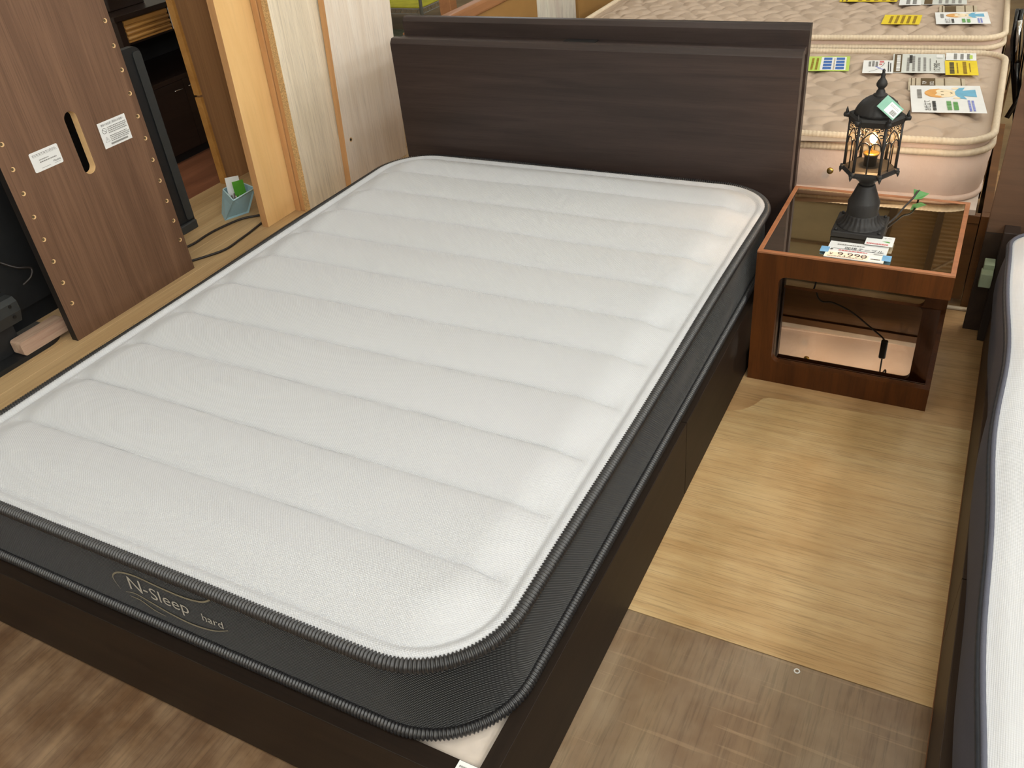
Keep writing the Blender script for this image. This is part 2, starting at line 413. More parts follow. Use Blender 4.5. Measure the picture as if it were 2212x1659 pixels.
# ceiling: plain boards to the left, corrugated deck with purlins to the right
ce = struct(box('ceiling', MT['ceiling_panel'], None, -7, 6, -5, 12, CEIL + .06, CEIL + .1))
bm = B()
ys = np.arange(5.2, 11.6, .09); V = []; F = []
for i, y in enumerate(ys):
    for yy, zz in ((y, 0), (y + .03, 0), (y + .04, .035), (y + .08, .035)):
        V.append((-.12, yy, CEIL + zz)); V.append((4.5, yy, CEIL + zz))
for i in range(len(V) // 2 - 1): F.append((2 * i, 2 * i + 1, 2 * i + 3, 2 * i + 2))
mesh_np('corrugated_deck', V, F, MT['ceiling_deck'], ce, False)
for x in (-.12, .32, .76, 1.6): box('purlin', MT['steel_brown'], ce, x - .03, x + .03, 5.2, 11.6, CEIL - .1, CEIL)
for a, b in (((-.1, 6.2), (1.6, 9.2)), ((-.1, 9.6), (1.6, 6.4))):
    tube('brace_rod', MT['steel_brown'], ce, [(a[0], a[1], CEIL - .11), (b[0], b[1], CEIL - .11)], .012)
for y in (5.6, 6.6, 7.6, 8.6, 9.6): box('ceiling_batten', MT['steel_brown'], ce, -6, -.15, y - .012, y + .012, CEIL + .03, CEIL + .06)

LIGHTS = [(x, y, wx * (1.2 if y < 0 else .65)) for x, wx in ((-2.8, .2), (-1.0, .4), (.8, 1.0), (2.6, 1.7), (4.4, 2.5)) for y in (-4.0, -2.3, -.6, 1.2, 3.0, 4.8)] + [(-3.8, 7.2, 1.6), (3.9, 7.2, 2.0)]  # last two added to brighten the ceiling mirrored in the glass table
for (x, y, pw) in LIGHTS:
    t = thing('ceiling_light', 'unseen white twin tube ceiling light above the shop floor', 'light', (x, y, CEIL - .1), 'ceiling tube lights')
    prism('housing', MT['fixture'], t, [(x - .12, CEIL - .08), (x - .05, CEIL - .02), (x + .05, CEIL - .02), (x + .12, CEIL - .08)], 'y', y - .62, y + .62)
    ld = bpy.data.lights.new('tube_light', 'POINT'); ld.shadow_soft_size = .16
    for dx in (-.05, .05): tube('tube', MT['tube_glow'], t, [(x + dx, y - .58, CEIL - .1), (x + dx, y + .58, CEIL - .1)], .014, 8)
    ld.energy = LIGHT_W * pw; ld.color = (.95, 1.0, 1.06)
    lo = bpy.data.objects.new('tube_light', ld); COL.objects.link(lo); lo.parent = t; lo.location = (0, 0, -.18)

# ------------------------------------------------------------------ generic mattress pieces
def rounded_grid(x0, x1, y0, y1, r, xs, ys, hfun):
    """xs in 0..1, ys absolute; rows are clipped to the rounded corners"""
    V = []; nx = len(xs)
    ys = np.asarray(ys); dy = np.maximum(np.maximum(y0 + r - ys, ys - (y1 - r)), 0)
    inset = r - np.sqrt(np.maximum(r * r - dy * dy, 0))
    X = (x0 + inset)[:, None] + (x1 - x0 - 2 * inset)[:, None] * xs[None, :]
    Y = np.repeat(ys[:, None], nx, 1)
    d = np.minimum(np.minimum(X - x0, x1 - X), np.minimum(Y - y0, y1 - Y))
    cx = np.clip(X, x0 + r, x1 - r); cy = np.clip(Y, y0 + r, y1 - r)
    corner = (np.abs(X - cx) > 0) & (np.abs(Y - cy) > 0)
    d = np.where(corner, r - np.hypot(X - cx, Y - cy), d); d = np.maximum(d, 0)
    Zz = hfun(X, Y, d)
    V = np.stack([X, Y, Zz], -1).reshape(-1, 3)
    ny = len(ys); i = np.arange(ny - 1)[:, None] * nx + np.arange(nx - 1)[None, :]
    F = np.stack([i, i + 1, i + nx + 1, i + nx], -1).reshape(-1, 4)
    return V, F

def sstep(t):
    t = np.clip(t, 0, 1); return t * t * (3 - 2 * t)

def ribbed_ring(name, mat, parent, path, z, r, pitch, depth, n=9, sag=None, squash=1.0):
    """closed piping tape wound with raised stitches; path = rounded rectangle"""
    step = pitch / 5; P, s = resample(path, step); m = len(P)
    nr = max(1, round(s[-1] / pitch)); 
    T = np.roll(P, -1, 0) - np.roll(P, 1, 0); T /= np.linalg.norm(T, axis=1)[:, None]
    Nn = np.stack([T[:, 1], -T[:, 0]], 1)
    rad = r * (1 + depth * np.sin(2 * PI * nr * np.arange(m) / m))
    zz = z + (sag(P) if sag is not None else 0)
    a = 2 * PI * np.arange(n) / n
    V = np.zeros((m, n, 3))
    V[:, :, 0] = P[:, 0:1] + Nn[:, 0:1] * (rad[:, None] * np.cos(a)[None, :])
    V[:, :, 1] = P[:, 1:2] + Nn[:, 1:2] * (rad[:, None] * np.cos(a)[None, :])
    V[:, :, 2] = (zz if np.ndim(zz) else np.full(m, zz))[:, None] + rad[:, None] * np.sin(a)[None, :] * squash
    i = np.arange(m)[:, None]; k = np.arange(n)[None, :]; i2 = (i + 1) % m; k2 = (k + 1) % n
    F = np.stack([i * n + k, i2 * n + k, i2 * n + k2, i * n + k2], -1).reshape(-1, 4)
    return mesh_np(name, V.reshape(-1, 3), F, mat, parent, True)

def wall_ring(name, mat, parent, path, zs, bulge, step=.02, wob=None):
    P, s = resample(path, step); m = len(P); T = np.roll(P, -1, 0) - np.roll(P, 1, 0); T /= np.linalg.norm(T, axis=1)[:, None]
    Nn = np.stack([T[:, 1], -T[:, 0]], 1); V = []
    for j, z in enumerate(zs):
        t = j / (len(zs) - 1); b = bulge * 4 * t * (1 - t)
        w = wob(s, t) if wob else 0
        V.append(np.concatenate([P + Nn * np.reshape(b + w, (-1, 1)), np.full((m, 1), z)], 1))
    V = np.concatenate(V); F = []
    for j in range(len(zs) - 1):
        i = np.arange(m); i2 = (i + 1) % m
        F.append(np.stack([j * m + i, j * m + i2, (j + 1) * m + i2, (j + 1) * m + i], 1))
    return mesh_np(name, V, np.concatenate(F), mat, parent, True)

# ------------------------------------------------------------------ the dark bed
WB = 1.407
bed = thing('double_bed', 'dark espresso wood double bed frame with shelf headboard', 'bed', (-WB / 2, 1.0, 0))
box('footboard', MT['espresso_foot'], bed, -WB, -.0306, 0, .036, .008, .2394, .0015)
for y0, y1 in ((.0, 1.0065), (1.009, 1.999)):
    o = box('side_rail', MT['espresso_y'], bed, -.03, 0, y0 if y0 else .0, y1, .008, .2394, .0012)
    o = box('side_rail', MT['espresso_y'], bed, -WB, -WB + .03, y0 if y0 else .037, y1, .008, .2394, .0012)
box('deck', MT['deck_white'], bed, -WB + .031, -.0315, .037, 1.998, .21, .229)
for x in (-1.2, -.7, -.2): box('leg', MT['espresso_core'], bed, x - .03, x + .03, .5, .56, 0, .205)
prism('headboard_panel', MT['espresso_x'], bed, [(2.0, .0), (2.0, .815), (2.002, .819), (2.0105, .829), (2.013, .8305), (2.033, .831), (2.035, .829), (2.035, 0)], 'x', -WB, 0)
prism('headboard_panel', MT['espresso_x'], bed, [(2.098, .0), (2.098, .866), (2.1, .869), (2.108, .879), (2.111, .8805), (2.127, .881), (2.1285, .879), (2.1285, 0)], 'x', -WB - .002, -.004)
sh = box('headboard_shelf', MT['espresso_x'], bed, -WB + .004, -.008, 2.0352, 2.0978, .803, .823, .001)
box('headboard_core', MT['espresso_core'], bed, -WB + .03, -.045, 2.0352, 2.0978, 0.0, .803)
ot = box('power_outlet', MT['outlet'], sh, -.765, -.655, 2.056, 2.088, .823, .8265, .0008)
st = box('sticker', MT['paper_white'], bed, -.066, -.029, -.001, .0345, .2395, .2402)

# ------------------------------------------------------------------ text and print helpers
def text_geo(body, size, sx=1.0, space=1.0):
    c = bpy.data.curves.new('t', 'FONT'); c.body = body; c.size = size; c.space_character = space; c.resolution_u = 3
    o = bpy.data.objects.new('t', c); COL.objects.link(o)
    dg = bpy.context.evaluated_depsgraph_get()
    me = bpy.data.meshes.new_from_object(o.evaluated_get(dg))
    V = np.array([v.co[:] for v in me.vertices]) if len(me.vertices) else np.zeros((0, 3))
    F = [tuple(p.vertices) for p in me.polygons]
    bpy.data.objects.remove(o); bpy.data.curves.remove(c); bpy.data.meshes.remove(me)
    if len(V): V[:, 0] *= sx
    return V, F

class Sheet:
    """a printed sheet: O = lower-left corner, R = reading direction (unit), U = up the page (unit), w x h"""
    def __init__(s, obj, O, R, U, w, h, lift=.0004):
        s.o = obj; s.O = Vector(O); s.R = Vector(R).normalized(); s.U = Vector(U).normalized(); s.w = w; s.h = h
        s.n = s.R.cross(s.U).normalized(); s.lift = lift; s.k = 0
    def pt(s, u, v, l=0): return s.O + s.R * u * s.w + s.U * v * s.h + s.n * (s.lift + l)
    def poly(s, name, mat, polys):
        s.k += 1; bm = B(); l = s.k * .00012
        for P in polys:
            try: bm.faces.new([bm.verts.new(s.pt(u, v, l)) for u, v in P])
            except ValueError: pass
        return finish(bm, name, mat, s.o, recalc=False)
    def rects(s, name, mat, R): return s.poly(name, mat, [[(a, c), (b, c), (b, d), (a, d)] for a, b, c, d in R])
    def lines(s, name, mat, u0, u1, v0, v1, n, fill=.5, seed=1):
        rr = random.Random(seed); R = []; dv = (v1 - v0) / n
        for i in range(n):
            v = v0 + i * dv; u = u0; end = u1 - (rr.random() * .15 * (u1 - u0))
            while u < end:
                w = (u1 - u0) * (.03 + rr.random() * .07); R.append((u, min(u + w, end), v, v + dv * fill)); u += w + (u1 - u0) * .018
        return s.rects(name, mat, R)
    def text(s, name, mat, body, u, v, size, sx=1.0, fit=None):
        s.k += 1; l = s.k * .00012
        V, F = text_geo(body, size, sx)
        if fit: V[:, 0] *= fit * s.w / max(V[:, 0].max(), 1e-6)
        base = s.pt(u, v, l)
        W_ = [base + s.R * float(a[0]) + s.U * float(a[1]) for a in V]
        return mesh_np(name, [tuple(w) for w in W_], F, mat, s.o, False)
    def ellipse(s, name, mat, u, v, ru, rv, n=24):
        return s.poly(name, mat, [[(u + ru * math.cos(2 * PI * i / n), v + rv * math.sin(2 * PI * i / n)) for i in range(n)]])
    def stroke(s, name, mat, pts, wid, closed=False):
        s.k += 1; l = s.k * .00012; bm = B(); P = [s.pt(u, v, l) for u, v in pts]; m = len(P); A = []; D = []
        for i in range(m):
            t = (P[(i + 1) % m] - P[i - 1]) if closed else (P[min(i + 1, m - 1)] - P[max(i - 1, 0)])
            t.normalize(); q = s.n.cross(t) * (wid(i / max(1, m - 1)) if callable(wid) else wid) * .5
            A.append(bm.verts.new(P[i] + q)); D.append(bm.verts.new(P[i] - q))
        for i in range(m if closed else m - 1):
            j = (i + 1) % m; bm.faces.new((A[i], D[i], D[j], A[j]))
        return finish(bm, name, mat, s.o, recalc=False)

S = Sheet(st, (-.066, -.001, .2402), (1, 0, 0), (0, 1, 0), .037, .0345, .0002)
S.lines('printed_text', MT['ink_grey'], .12, .95, .72, .9, 1); S.text('printed_text', MT['ink'], 'P', .2, .3, .012)

# ------------------------------------------------------------------ white mattress
MX0, MX1, MY0, MY1, MR = -1.398, -.023, .036, 1.958, .172
mat_ = thing('mattress', 'white quilted mattress with black knit side band and ribbed black piping', 'mattress', (-.71, 1.0, .2405))
path = rrect(MX0, MX1, MY0, MY1, MR, 14)
SEAMS = [.248 + .1685 * k for k in range(10)] + [MY1 + .02]
wob = [rng.uniform(0, 6.28) for _ in range(12)]
def top_h(X, Y, d):
    z = np.full_like(X, .4395)
    crown = .021 * sstep((d - .021) / .10)
    lip = .004 * np.exp(-((d - .012) / .008) ** 2)
    q = np.zeros_like(X)
    for k in range(len(SEAMS)):
        lo = SEAMS[k - 1] if k else MY0 - .03; hi = SEAMS[k]
        off = .004 * np.sin(X * 3.1 + wob[k]) if 0 < k + 1 < len(SEAMS) else 0
        offl = .004 * np.sin(X * 3.1 + wob[k - 1]) if k else 0
        t = (Y - lo - offl) / (hi + off - lo - offl); ins = (t >= 0) & (t < 1)
        q = np.where(ins, np.clip(4 * t * (1 - t), 0, 1) ** .5, q)
    amp = .0195 * sstep((d - .028) / .055)
    groove = -.004 * np.exp(-((d - .027) / .004) ** 2)
    soft = .0018 * np.sin(X * 9 + Y * 4) * np.sin(Y * 7 - X * 2) * sstep(d / .2)
    return z + crown + lip + groove + amp * (q - .75) + soft
u = np.linspace(0, 1, 150); xs = .5 - .5 * np.cos(PI * u); xs = .45 * xs + .55 * u
ys = [MY0]
while ys[-1] < MY1 - .001:
    y = ys[-1]; ds = min(abs(y - s_) for s_ in SEAMS); e = min(y - MY0, MY1 - y)
    ys.append(y + (.0022 if (ds < .014 or e < .05) else .006))
ys[-1] = MY1
V, F = rounded_grid(MX0 + .004, MX1 - .004, MY0 + .004, MY1 - .004, MR - .004, xs, np.interp(ys, [MY0, MY1], [MY0 + .004, MY1 - .004]), lambda X, Y, d: top_h(X, Y, d))
mesh_np('quilted_top', V, F, MT['mattress_white'], mat_)
bandp = rrect(MX0 + .004, MX1 - .004, MY0 + .004, MY1 - .004, MR - .004, 14)
wall_ring('side_band', MT['band_black'], mat_, bandp, np.linspace(.251, .434, 9), .004, .012, lambda s_, t: .0012 * np.sin(s_ * 7) * math.sin(PI * t))
sagf = lambda P: .0022 * np.sin(P[:, 0] * 9 + 1) * np.sin(P[:, 1] * 6)
ribbed_ring('piping', MT['piping_black'], mat_, path, .4315, .0118, .0068, .15, 10, sagf)
ribbed_ring('piping', MT['piping_black'], mat_, path, .2525, .0112, .0068, .15, 10)
wall_ring('underside', MT['band_black'], mat_, rrect(MX0 + .01, MX1 - .01, MY0 + .01, MY1 - .01, MR, 10), [.2415, .25], 0, .05)
pts = rrect(MX0 + .01, MX1 - .01, MY0 + .01, MY1 - .01, MR, 10)
bm = B(); bm.faces.new([bm.verts.new((a, b, .2415)) for a, b in pts]); finish(bm, 'underside', MT['band_black'], mat_)
# embroidered logo on the foot side
lg = Sheet(mat_, (-.835, .0344, .262), (1, 0, 0), (0, 0, 1), .30, .17, .0)
class _L(Sheet): pass
def wpath(P): return [(float(p[0]), float(p[1])) for p in P]
def sp2(pts): return [(p.x, p.y) for p in smooth_path([(a, b, 0) for a, b in pts], 10)]
taper = lambda w: (lambda t: w * max(.12, math.sin(PI * min(1, max(0, t)))) ** .6)
lg.stroke('embroidery', MT['thread_olive'], sp2([(.05, .34), (.03, .52), (.12, .66), (.28, .72), (.5, .70), (.7, .70), (.86, .76), (.96, .88), (.965, .93)]), taper(.0052))
lg.stroke('embroidery', MT['thread_olive'], sp2([(.86, .93), (.93, .95), (.96, 1.0)]), taper(.004))
lg.stroke('embroidery', MT['thread_olive'], sp2([(.1, .33), (.2, .37), (.34, .32), (.5, .26), (.68, .24), (.86, .30), (1.0, .42)]), taper(.0052))
lg.stroke('embroidery', MT['thread_olive'], sp2([(.12, .28), (.22, .28), (.32, .2), (.42, .17)]), taper(.004))
def text_on(body, u, v, size, mat, shear=.15, bold=.0):
    V, F = text_geo(body, size, 1.0, 1.0)
    P = [lg.pt(u, v, 0.0006) + lg.R * float(a[0] + shear * a[1]) + lg.U * float(a[1]) for a in V]
    return mesh_np('embroidery', [tuple(p) for p in P], F, mat, mat_, False)
text_on('N', .16, .44, .054, MT['thread_silver']); text_on('-', .295, .45, .05, MT['thread_silver'])
text_on('Sleep', .352, .42, .048, MT['thread_silver']); text_on('hard', .79, .42, .030, MT['thread_silver'])

# ------------------------------------------------------------------ side table
TX0, TX1, TY0, TY1, TH = .0092, .5003, 1.5769, 2.040, .4221
tb = thing('side_table', 'walnut veneer side table with mirrored bronze glass top and shelf', 'table', ((TX0 + TX1) / 2, (TY0 + TY1) / 2, 0))
def c_panel(y0, y1, flip=False):
    """C shaped panel: one column, a top band and a bottom band, inner corners rounded"""
    q = .022; xl = TX0 + .064; zb, zt = .072, .352
    inner = [(TX1, zt)] + [(xl + q + q * math.cos(a), zt - q + q * math.sin(a)) for a in np.linspace(PI / 2, PI, 7)] + \
            [(xl + q + q * math.cos(a), zb + q + q * math.sin(a)) for a in np.linspace(PI, 1.5 * PI, 7)] + [(TX1, zb)]
    pts = [(TX1, 0.0), (TX0, 0.0), (TX0, TH - .006), (TX1, TH - .006)] + inner
    if flip: pts = [(TX0 + TX1 - a, b) for a, b in pts][::-1]
    return prism('c_panel', MT['table_wood_z'], tb, pts, 'y', y0, y1)
c_panel(TY0, TY0 + .022); c_panel(TY1 - .022, TY1, True)
for x0, x1 in ((TX0, TX0 + .018), (TX1 - .018, TX1)):
    box('top_rail', MT['table_wood_z'], tb, x0, x1, TY0 + .022, TY1 - .022, .352, TH - .006)
    box('bottom_rail', MT['table_wood_z'], tb, x0, x1, TY0 + .022, TY1 - .022, 0, .066)
e = .0125
for a in ((TX0, TX1, TY0, TY0 + e), (TX0, TX1, TY1 - e, TY1), (TX0, TX0 + e, TY0 + e, TY1 - e), (TX1 - e, TX1, TY0 + e, TY1 - e)):
    box('top_edging', MT['table_edge'], tb, *a, TH - .006, TH, .0008)
box('glass_top', MT['bronze_glass'], tb, TX0 + e + .0005, TX1 - e - .0005, TY0 + e + .0005, TY1 - e - .0005, TH - .006, TH - .0012)
box('top_board', MT['espresso_core'], tb, TX0 + .0185, TX1 - .0185, TY0 + .0225, TY1 - .0225, TH - .02, TH - .0065)
box('glass_shelf', MT['bronze_glass'], tb, TX0 + .002, TX1 - .014, TY0 + .024, TY1 - .024, .0665, .0745)
box('shelf_board', MT['espresso_core'], tb, TX0 + .0185, TX1 - .0185, TY0 + .0225, TY1 - .0225, .05, .066)

# ------------------------------------------------------------------ lantern table lamp
LX, LY = .2405, 1.785
lamp = thing('lantern_lamp', 'black cast iron lantern table lamp glowing on the side table', 'lamp', (LX, LY, TH))
bs = B()
add_box(bs, LX - .067, LX + .067, LY - .067, LY + .067, TH - .001, TH + .0165, .003)
base = finish(bs, 'base', MT['iron'], lamp)
for sx in (-1, 1):
    for sy in (-1, 1):
        bm = B(); add_lathe(bm, [(.0045, TH + .016), (.0045, TH + .0195), (.003, TH + .022), (.0008, TH + .023)], LX + sx * .056, LY + sy * .056, 10); finish(bm, 'bolt', MT['iron'], base, True)
fl_ = lambda a, k: 1 + (.055 * (abs(math.sin(a * 12)) - .5) if 0 < k < 7 else 0)
bm = B(); add_lathe(bm, [(.063, TH + .0155), (.063, TH + .018), (.058, TH + .021), (.052, TH + .026), (.047, TH + .033), (.044, TH + .04), (.0425, TH + .046), (.041, TH + .05)], LX, LY, 96, fl_)
finish(bm, 'fluted_flange', MT['iron'], lamp, True)
bm = B(); add_lathe(bm, [(.0405, TH + .045), (.041, TH + .047), (.041, TH + .083), (.0395, TH + .086), (.036, TH + .094), (.0295, TH + .111), (.0245, TH + .124), (.0225, TH + .13), (.021, TH + .131), (.0205, TH + .131)], LX, LY, 40)
finish(bm, 'column', MT['iron'], lamp, True)
bm = B(); add_lathe(bm, [(.019, TH + .129), (.0195, TH + .136), (.0235, TH + .142), (.033, TH + .150), (.041, TH + .158), (.044, TH + .166), (.044, TH + .169)], LX, LY, 40)
finish(bm, 'bowl', MT['iron'], lamp, True)
def hexpt(r, k, z): return Vector((LX + r * math.cos(PI / 3 * k), LY + r * math.sin(PI / 3 * k), z))
ZB, ZT = TH + .166, TH + .306       # lower and upper ring of the lantern
RB, RT = .064, .0635
bm = B(); add_lathe(bm, [(.05, ZB), (RB + .004, ZB + .001), (RB + .0055, ZB + .006), (RB + .004, ZB + .015), (RB - .004, ZB + .018), (.05, ZB + .018)], LX, LY, 6)
ring = finish(bm, 'lower_ring', MT['iron'], lamp)
for k in range(6):
    bm = B(); p = hexpt(RB, k, ZB + .008); d = hexpt(1, k, 0) - hexpt(0, k, 0); d.z = 0; d.normalize(); p0 = hexpt(RB - .004, k, ZB + .010)
    add_tube(bm, [p0, p0 + d * .010, p0 + d * .014, p0 + d * .0145], .006, 8, radii=[.008, .0075, .0065, .003])
    add_tube(bm, [p0 + d * .011 + Vector((0, 0, -.002)), p0 + d * .0125 + Vector((0, 0, -.010)), p0 + d * .013 + Vector((0, 0, -.017))], .004, 8, radii=[.0055, .0035, .0006])
    finish(bm, 'corner_spike', MT['iron'], ring, True)
bm = B()
bmesh.ops.create_circle(bm, cap_ends=True, radius=.052, segments=24, matrix=Matrix.Translation((LX, LY, ZB + .0185)))
finish(bm, 'floor_plate', MT['iron'], lamp)
def arc(p, q, rise, n=10):
    return [p.lerp(q, t) + Vector((0, 0, rise * math.sqrt(max(0, 1 - (2 * t - 1) ** 2)))) for t in np.linspace(0, 1, n)]
for k in range(6):
    a0, a1 = hexpt(RB, k, ZB + .015), hexpt(RT, k, ZT)
    tube('post', MT['iron'], lamp, [a0, a1], .0042, 6)
    b0, b1 = hexpt(RB, k + 1, ZB + .015), hexpt(RT, k + 1, ZT)
    g = B()
    q = [a0.lerp(b0, .0), b0, b1, a1]
    ctr = sum(q, Vector()) / 4; inw = (Vector((LX, LY, ctr.z)) - ctr).normalized() * .002
    gl = B(); gl.faces.new([gl.verts.new(v + inw) for v in q]); finish(gl, 'pane', MT['amber_glass'], lamp)
    # tracery: mullion, two lancet arches, a large arch and scrolls above
    f = lambda t, h: (a0.lerp(b0, t)).lerp(a1.lerp(b1, t), h)
    bm = B()
    add_tube(bm, [f(.5, 0), f(.5, .62)], .0019, 6)
    hh = (ZT - ZB)
    add_tube(bm, arc(f(.06, .5), f(.5, .5), hh * .14), .0016, 6); add_tube(bm, arc(f(.5, .5), f(.94, .5), hh * .14), .0016, 6)
    add_tube(bm, [f(.06, .5), f(.1, .64), f(.2, .74), f(.34, .82), f(.5, .88)], .0017, 6); add_tube(bm, [f(.94, .5), f(.9, .64), f(.8, .74), f(.66, .82), f(.5, .88)], .0017, 6)
    for cu, ch, rr in ((.13, .80, .10), (.30, .91, .09), (.5, .95, .06), (.70, .91, .09), (.87, .80, .10), (.14, .94, .07), (.86, .94, .07)):
        sgn = 1 if cu < .5 else -1
        add_tube(bm, [f(cu + sgn * rr * (1 - .5 * t) * math.cos(t * 5.2 + .4), ch + rr * .45 * (1 - .5 * t) * math.sin(t * 5.2 + .4)) for t in np.linspace(0, 1, 9)], .0016, 5)
    finish(bm, 'tracery', MT['iron'], lamp, True)
bm = B(); add_lathe(bm, [(.052, ZT - .003), (RT + .004, ZT - .003), (RT + .006, ZT + .004), (RT + .009, ZT + .012), (RT + .004, ZT + .018), (.056, ZT + .019)], LX, LY, 6)
cap = finish(bm, 'cap_ring', MT['iron'], lamp)
for k in range(6):
    bm = B(); d = hexpt(1, k, 0) - hexpt(0, k, 0); d.z = 0; d.normalize(); p0 = hexpt(RT, k, ZT + .010)
    add_tube(bm, [p0, p0 + d * .012, p0 + d * .0165, p0 + d * .0185], .006, 8, radii=[.0085, .0065, .0065, .003])
    add_tube(bm, [p0 + d * .010 + Vector((0, 0, .003)), p0 + d * .0105 + Vector((0, 0, .012)), p0 + d * .011 + Vector((0, 0, .021))], .004, 8, radii=[.0055, .0035, .0006])
    finish(bm, 'corner_spike', MT['iron'], cap, True)
rb = lambda a, k: 1 + .012 * math.cos(a * 24)
bm = B(); add_lathe(bm, [(.057, ZT + .018), (.0545, ZT + .026), (.050, ZT + .036), (.043, ZT + .046), (.034, ZT + .054), (.024, ZT + .060), (.016, ZT + .064)], LX, LY, 72, rb)
dome = finish(bm, 'dome', MT['iron'], lamp, True)
bm = B(); add_lathe(bm, [(.017, ZT + .062), (.017, ZT + .066), (.0115, ZT + .069), (.0105, ZT + .074), (.008, ZT + .078), (.0075, ZT + .081), (.0125, ZT + .087), (.0135, ZT + .092), (.011, ZT + .099), (.0065, ZT + .105), (.0048, ZT + .11), (.0058, ZT + .114), (.004, ZT + .118), (.0032, ZT + .121), (.0042, ZT + .124), (.002, ZT + .128), (.0005, ZT + .129)], LX, LY, 24)
finish(bm, 'finial', MT['iron'], lamp, True)
bm = B(); add_lathe(bm, [(.016, ZB + .019), (.0165, ZB + .045), (.019, ZB + .047), (.019, ZB + .050), (.014, ZB + .0515)], LX, LY, 28)
so = finish(bm, 'socket', MT['outlet'], lamp, True)
bm = B(); add_lathe(bm, [(.0195, ZB + .0495), (.0205, ZB + .0515), (.0195, ZB + .0535), (.013, ZB + .054)], LX, LY, 28); finish(bm, 'collar', MT['brass'], so, True)
bm = B(); add_lathe(bm, [(.011, ZB + .053), (.012, ZB + .062), (.017, ZB + .074), (.0195, ZB + .09), (.0175, ZB + .104), (.010, ZB + .113), (.002, ZB + .116)], LX, LY, 28)
finish(bm, 'bulb', MT['clear_glass'], lamp, True)
bm = B(); add_lathe(bm, [(.0005, ZB + .078), (.006, ZB + .081), (.0095, ZB + .089), (.0085, ZB + .098), (.0005, ZB + .103)], LX, LY, 16)
fil = finish(bm, 'filament', MT['bulb_hot'], lamp, True)
tube('filament_stem', MT['brass'], lamp, [(LX, LY, ZB + .053), (LX, LY, ZB + .079)], .0018, 6)
pl = bpy.data.lights.new('bulb_light', 'POINT'); pl.energy = 4.5; pl.color = (1.0, .62, .32); pl.shadow_soft_size = .012
po = bpy.data.objects.new('bulb_light', pl); COL.objects.link(po); po.parent = lamp; po.location = (0, 0, ZB + .109 - TH)
# cord and its green leaf tag
cp = smooth_path([(.306, 1.825, TH + .005), (.322, 1.88, TH + .006), (.335, 1.935, TH + .012), (.350, 1.975, TH + .022), (.358, 2.02, TH + .026), (.362, 2.052, TH + .010), (.36, 2.085, TH - .05), (.345, 2.09, .40), (.342, 2.09, .33)], 8)
tube('cord', MT['cord'], lamp, cp, .0028, 7)
sw = B(); add_box(sw, .330, .352, 2.083, 2.097, .258, .330, .005, 2); finish(sw, 'cord_switch', MT['cord'], lamp)
tube('cord', MT['cord'], lamp, smooth_path([(.341, 2.09, .262), (.330, 2.09, .248), (.289, 2.09, .217), (.224, 2.09, .171), (.162, 2.09, .146), (.125, 2.09, .147), (.106, 2.085, .115), (.09, 2.09, .03), (.05, 2.09, .004)], 7), .0028, 7)
bm = B()
P = [(.346, 2.02, TH + .032), (.388, 2.035, TH + .016), (.372, 2.022, TH + .004), (.352, 2.006, TH + .006)]
for a in (0, .0008): pass
va = [bm.verts.new(p) for p in P]; vb = [bm.verts.new((p[0], p[1] + .001, p[2] + .0006)) for p in P]
bm.faces.new(va); bm.faces.new(vb[::-1])
for i in range(4): bm.faces.new((va[i], vb[i], vb[(i + 1) % 4], va[(i + 1) % 4]))
finish(bm, 'cord_tag', MT['leaf_green'], lamp)
# price tag hung on the dome: mint bag with a white barcode label
Rg = Vector((.83, -.30, -.46)).normalized(); nrm = Vector((.25, -.78, .58)).normalized(); Rg = (Rg - nrm * Rg.dot(nrm)).normalized(); Ug = nrm.cross(Rg).normalized()
c0 = Vector((.2725, 1.7335, .7765)); c0 = c0 + nrm * .003; Og = c0 - Rg * .0265 - Ug * .0185
Rg2 = Rg; 
def slab(name, mat, parent, O, R, U, w, h, t, loc=None, curve=0.0, nu=8):
    O, R, U = Vector(O), Vector(R).normalized(), Vector(U).normalized(); n = R.cross(U).normalized(); V = []; F = []
    for i in range(nu + 1):
        f = i / nu; lift = curve * (2 * f - 1) ** 2
        for v in (0, h):
            V.append(O + R * w * f + U * v + n * lift); V.append(O + R * w * f + U * v + n * (lift + t))
    for i in range(nu):
        a = 4 * i; b = a + 4
        F += [(a, b, b + 2, a + 2)[::-1], (a + 1, b + 1, b + 3, a + 3), (a, b, b + 1, a + 1), (a + 2, b + 2, b + 3, a + 3)[::-1]]
    F += [(0, 1, 3, 2), (4 * nu, 4 * nu + 2, 4 * nu + 3, 4 * nu + 1)]
    return mesh_np(name, [tuple(v) for v in V], F, mat, parent, False, loc)
lt = slab('lamp_tag', MT['mint'], None, Og, Rg, Ug, .053, .037, .0012, loc=tuple(c0))
tag(lt, 'small mint price tag with barcode hanging on the lantern dome', 'price tag')
S = Sheet(lt, Og + nrm * .0012, Rg, Ug, .053, .037, .0003)
S.rects('label', MT['paper_white'], [(.36, .97, .1, .86)]); S.rects('barcode', MT['ink'], [(.62 + .028 * i, .62 + .028 * i + (.018 if i % 3 else .01), .18, .5) for i in range(11)])
S.lines('printed_text', MT['ink_grey'], .42, .9, .62, .78, 2, .4)

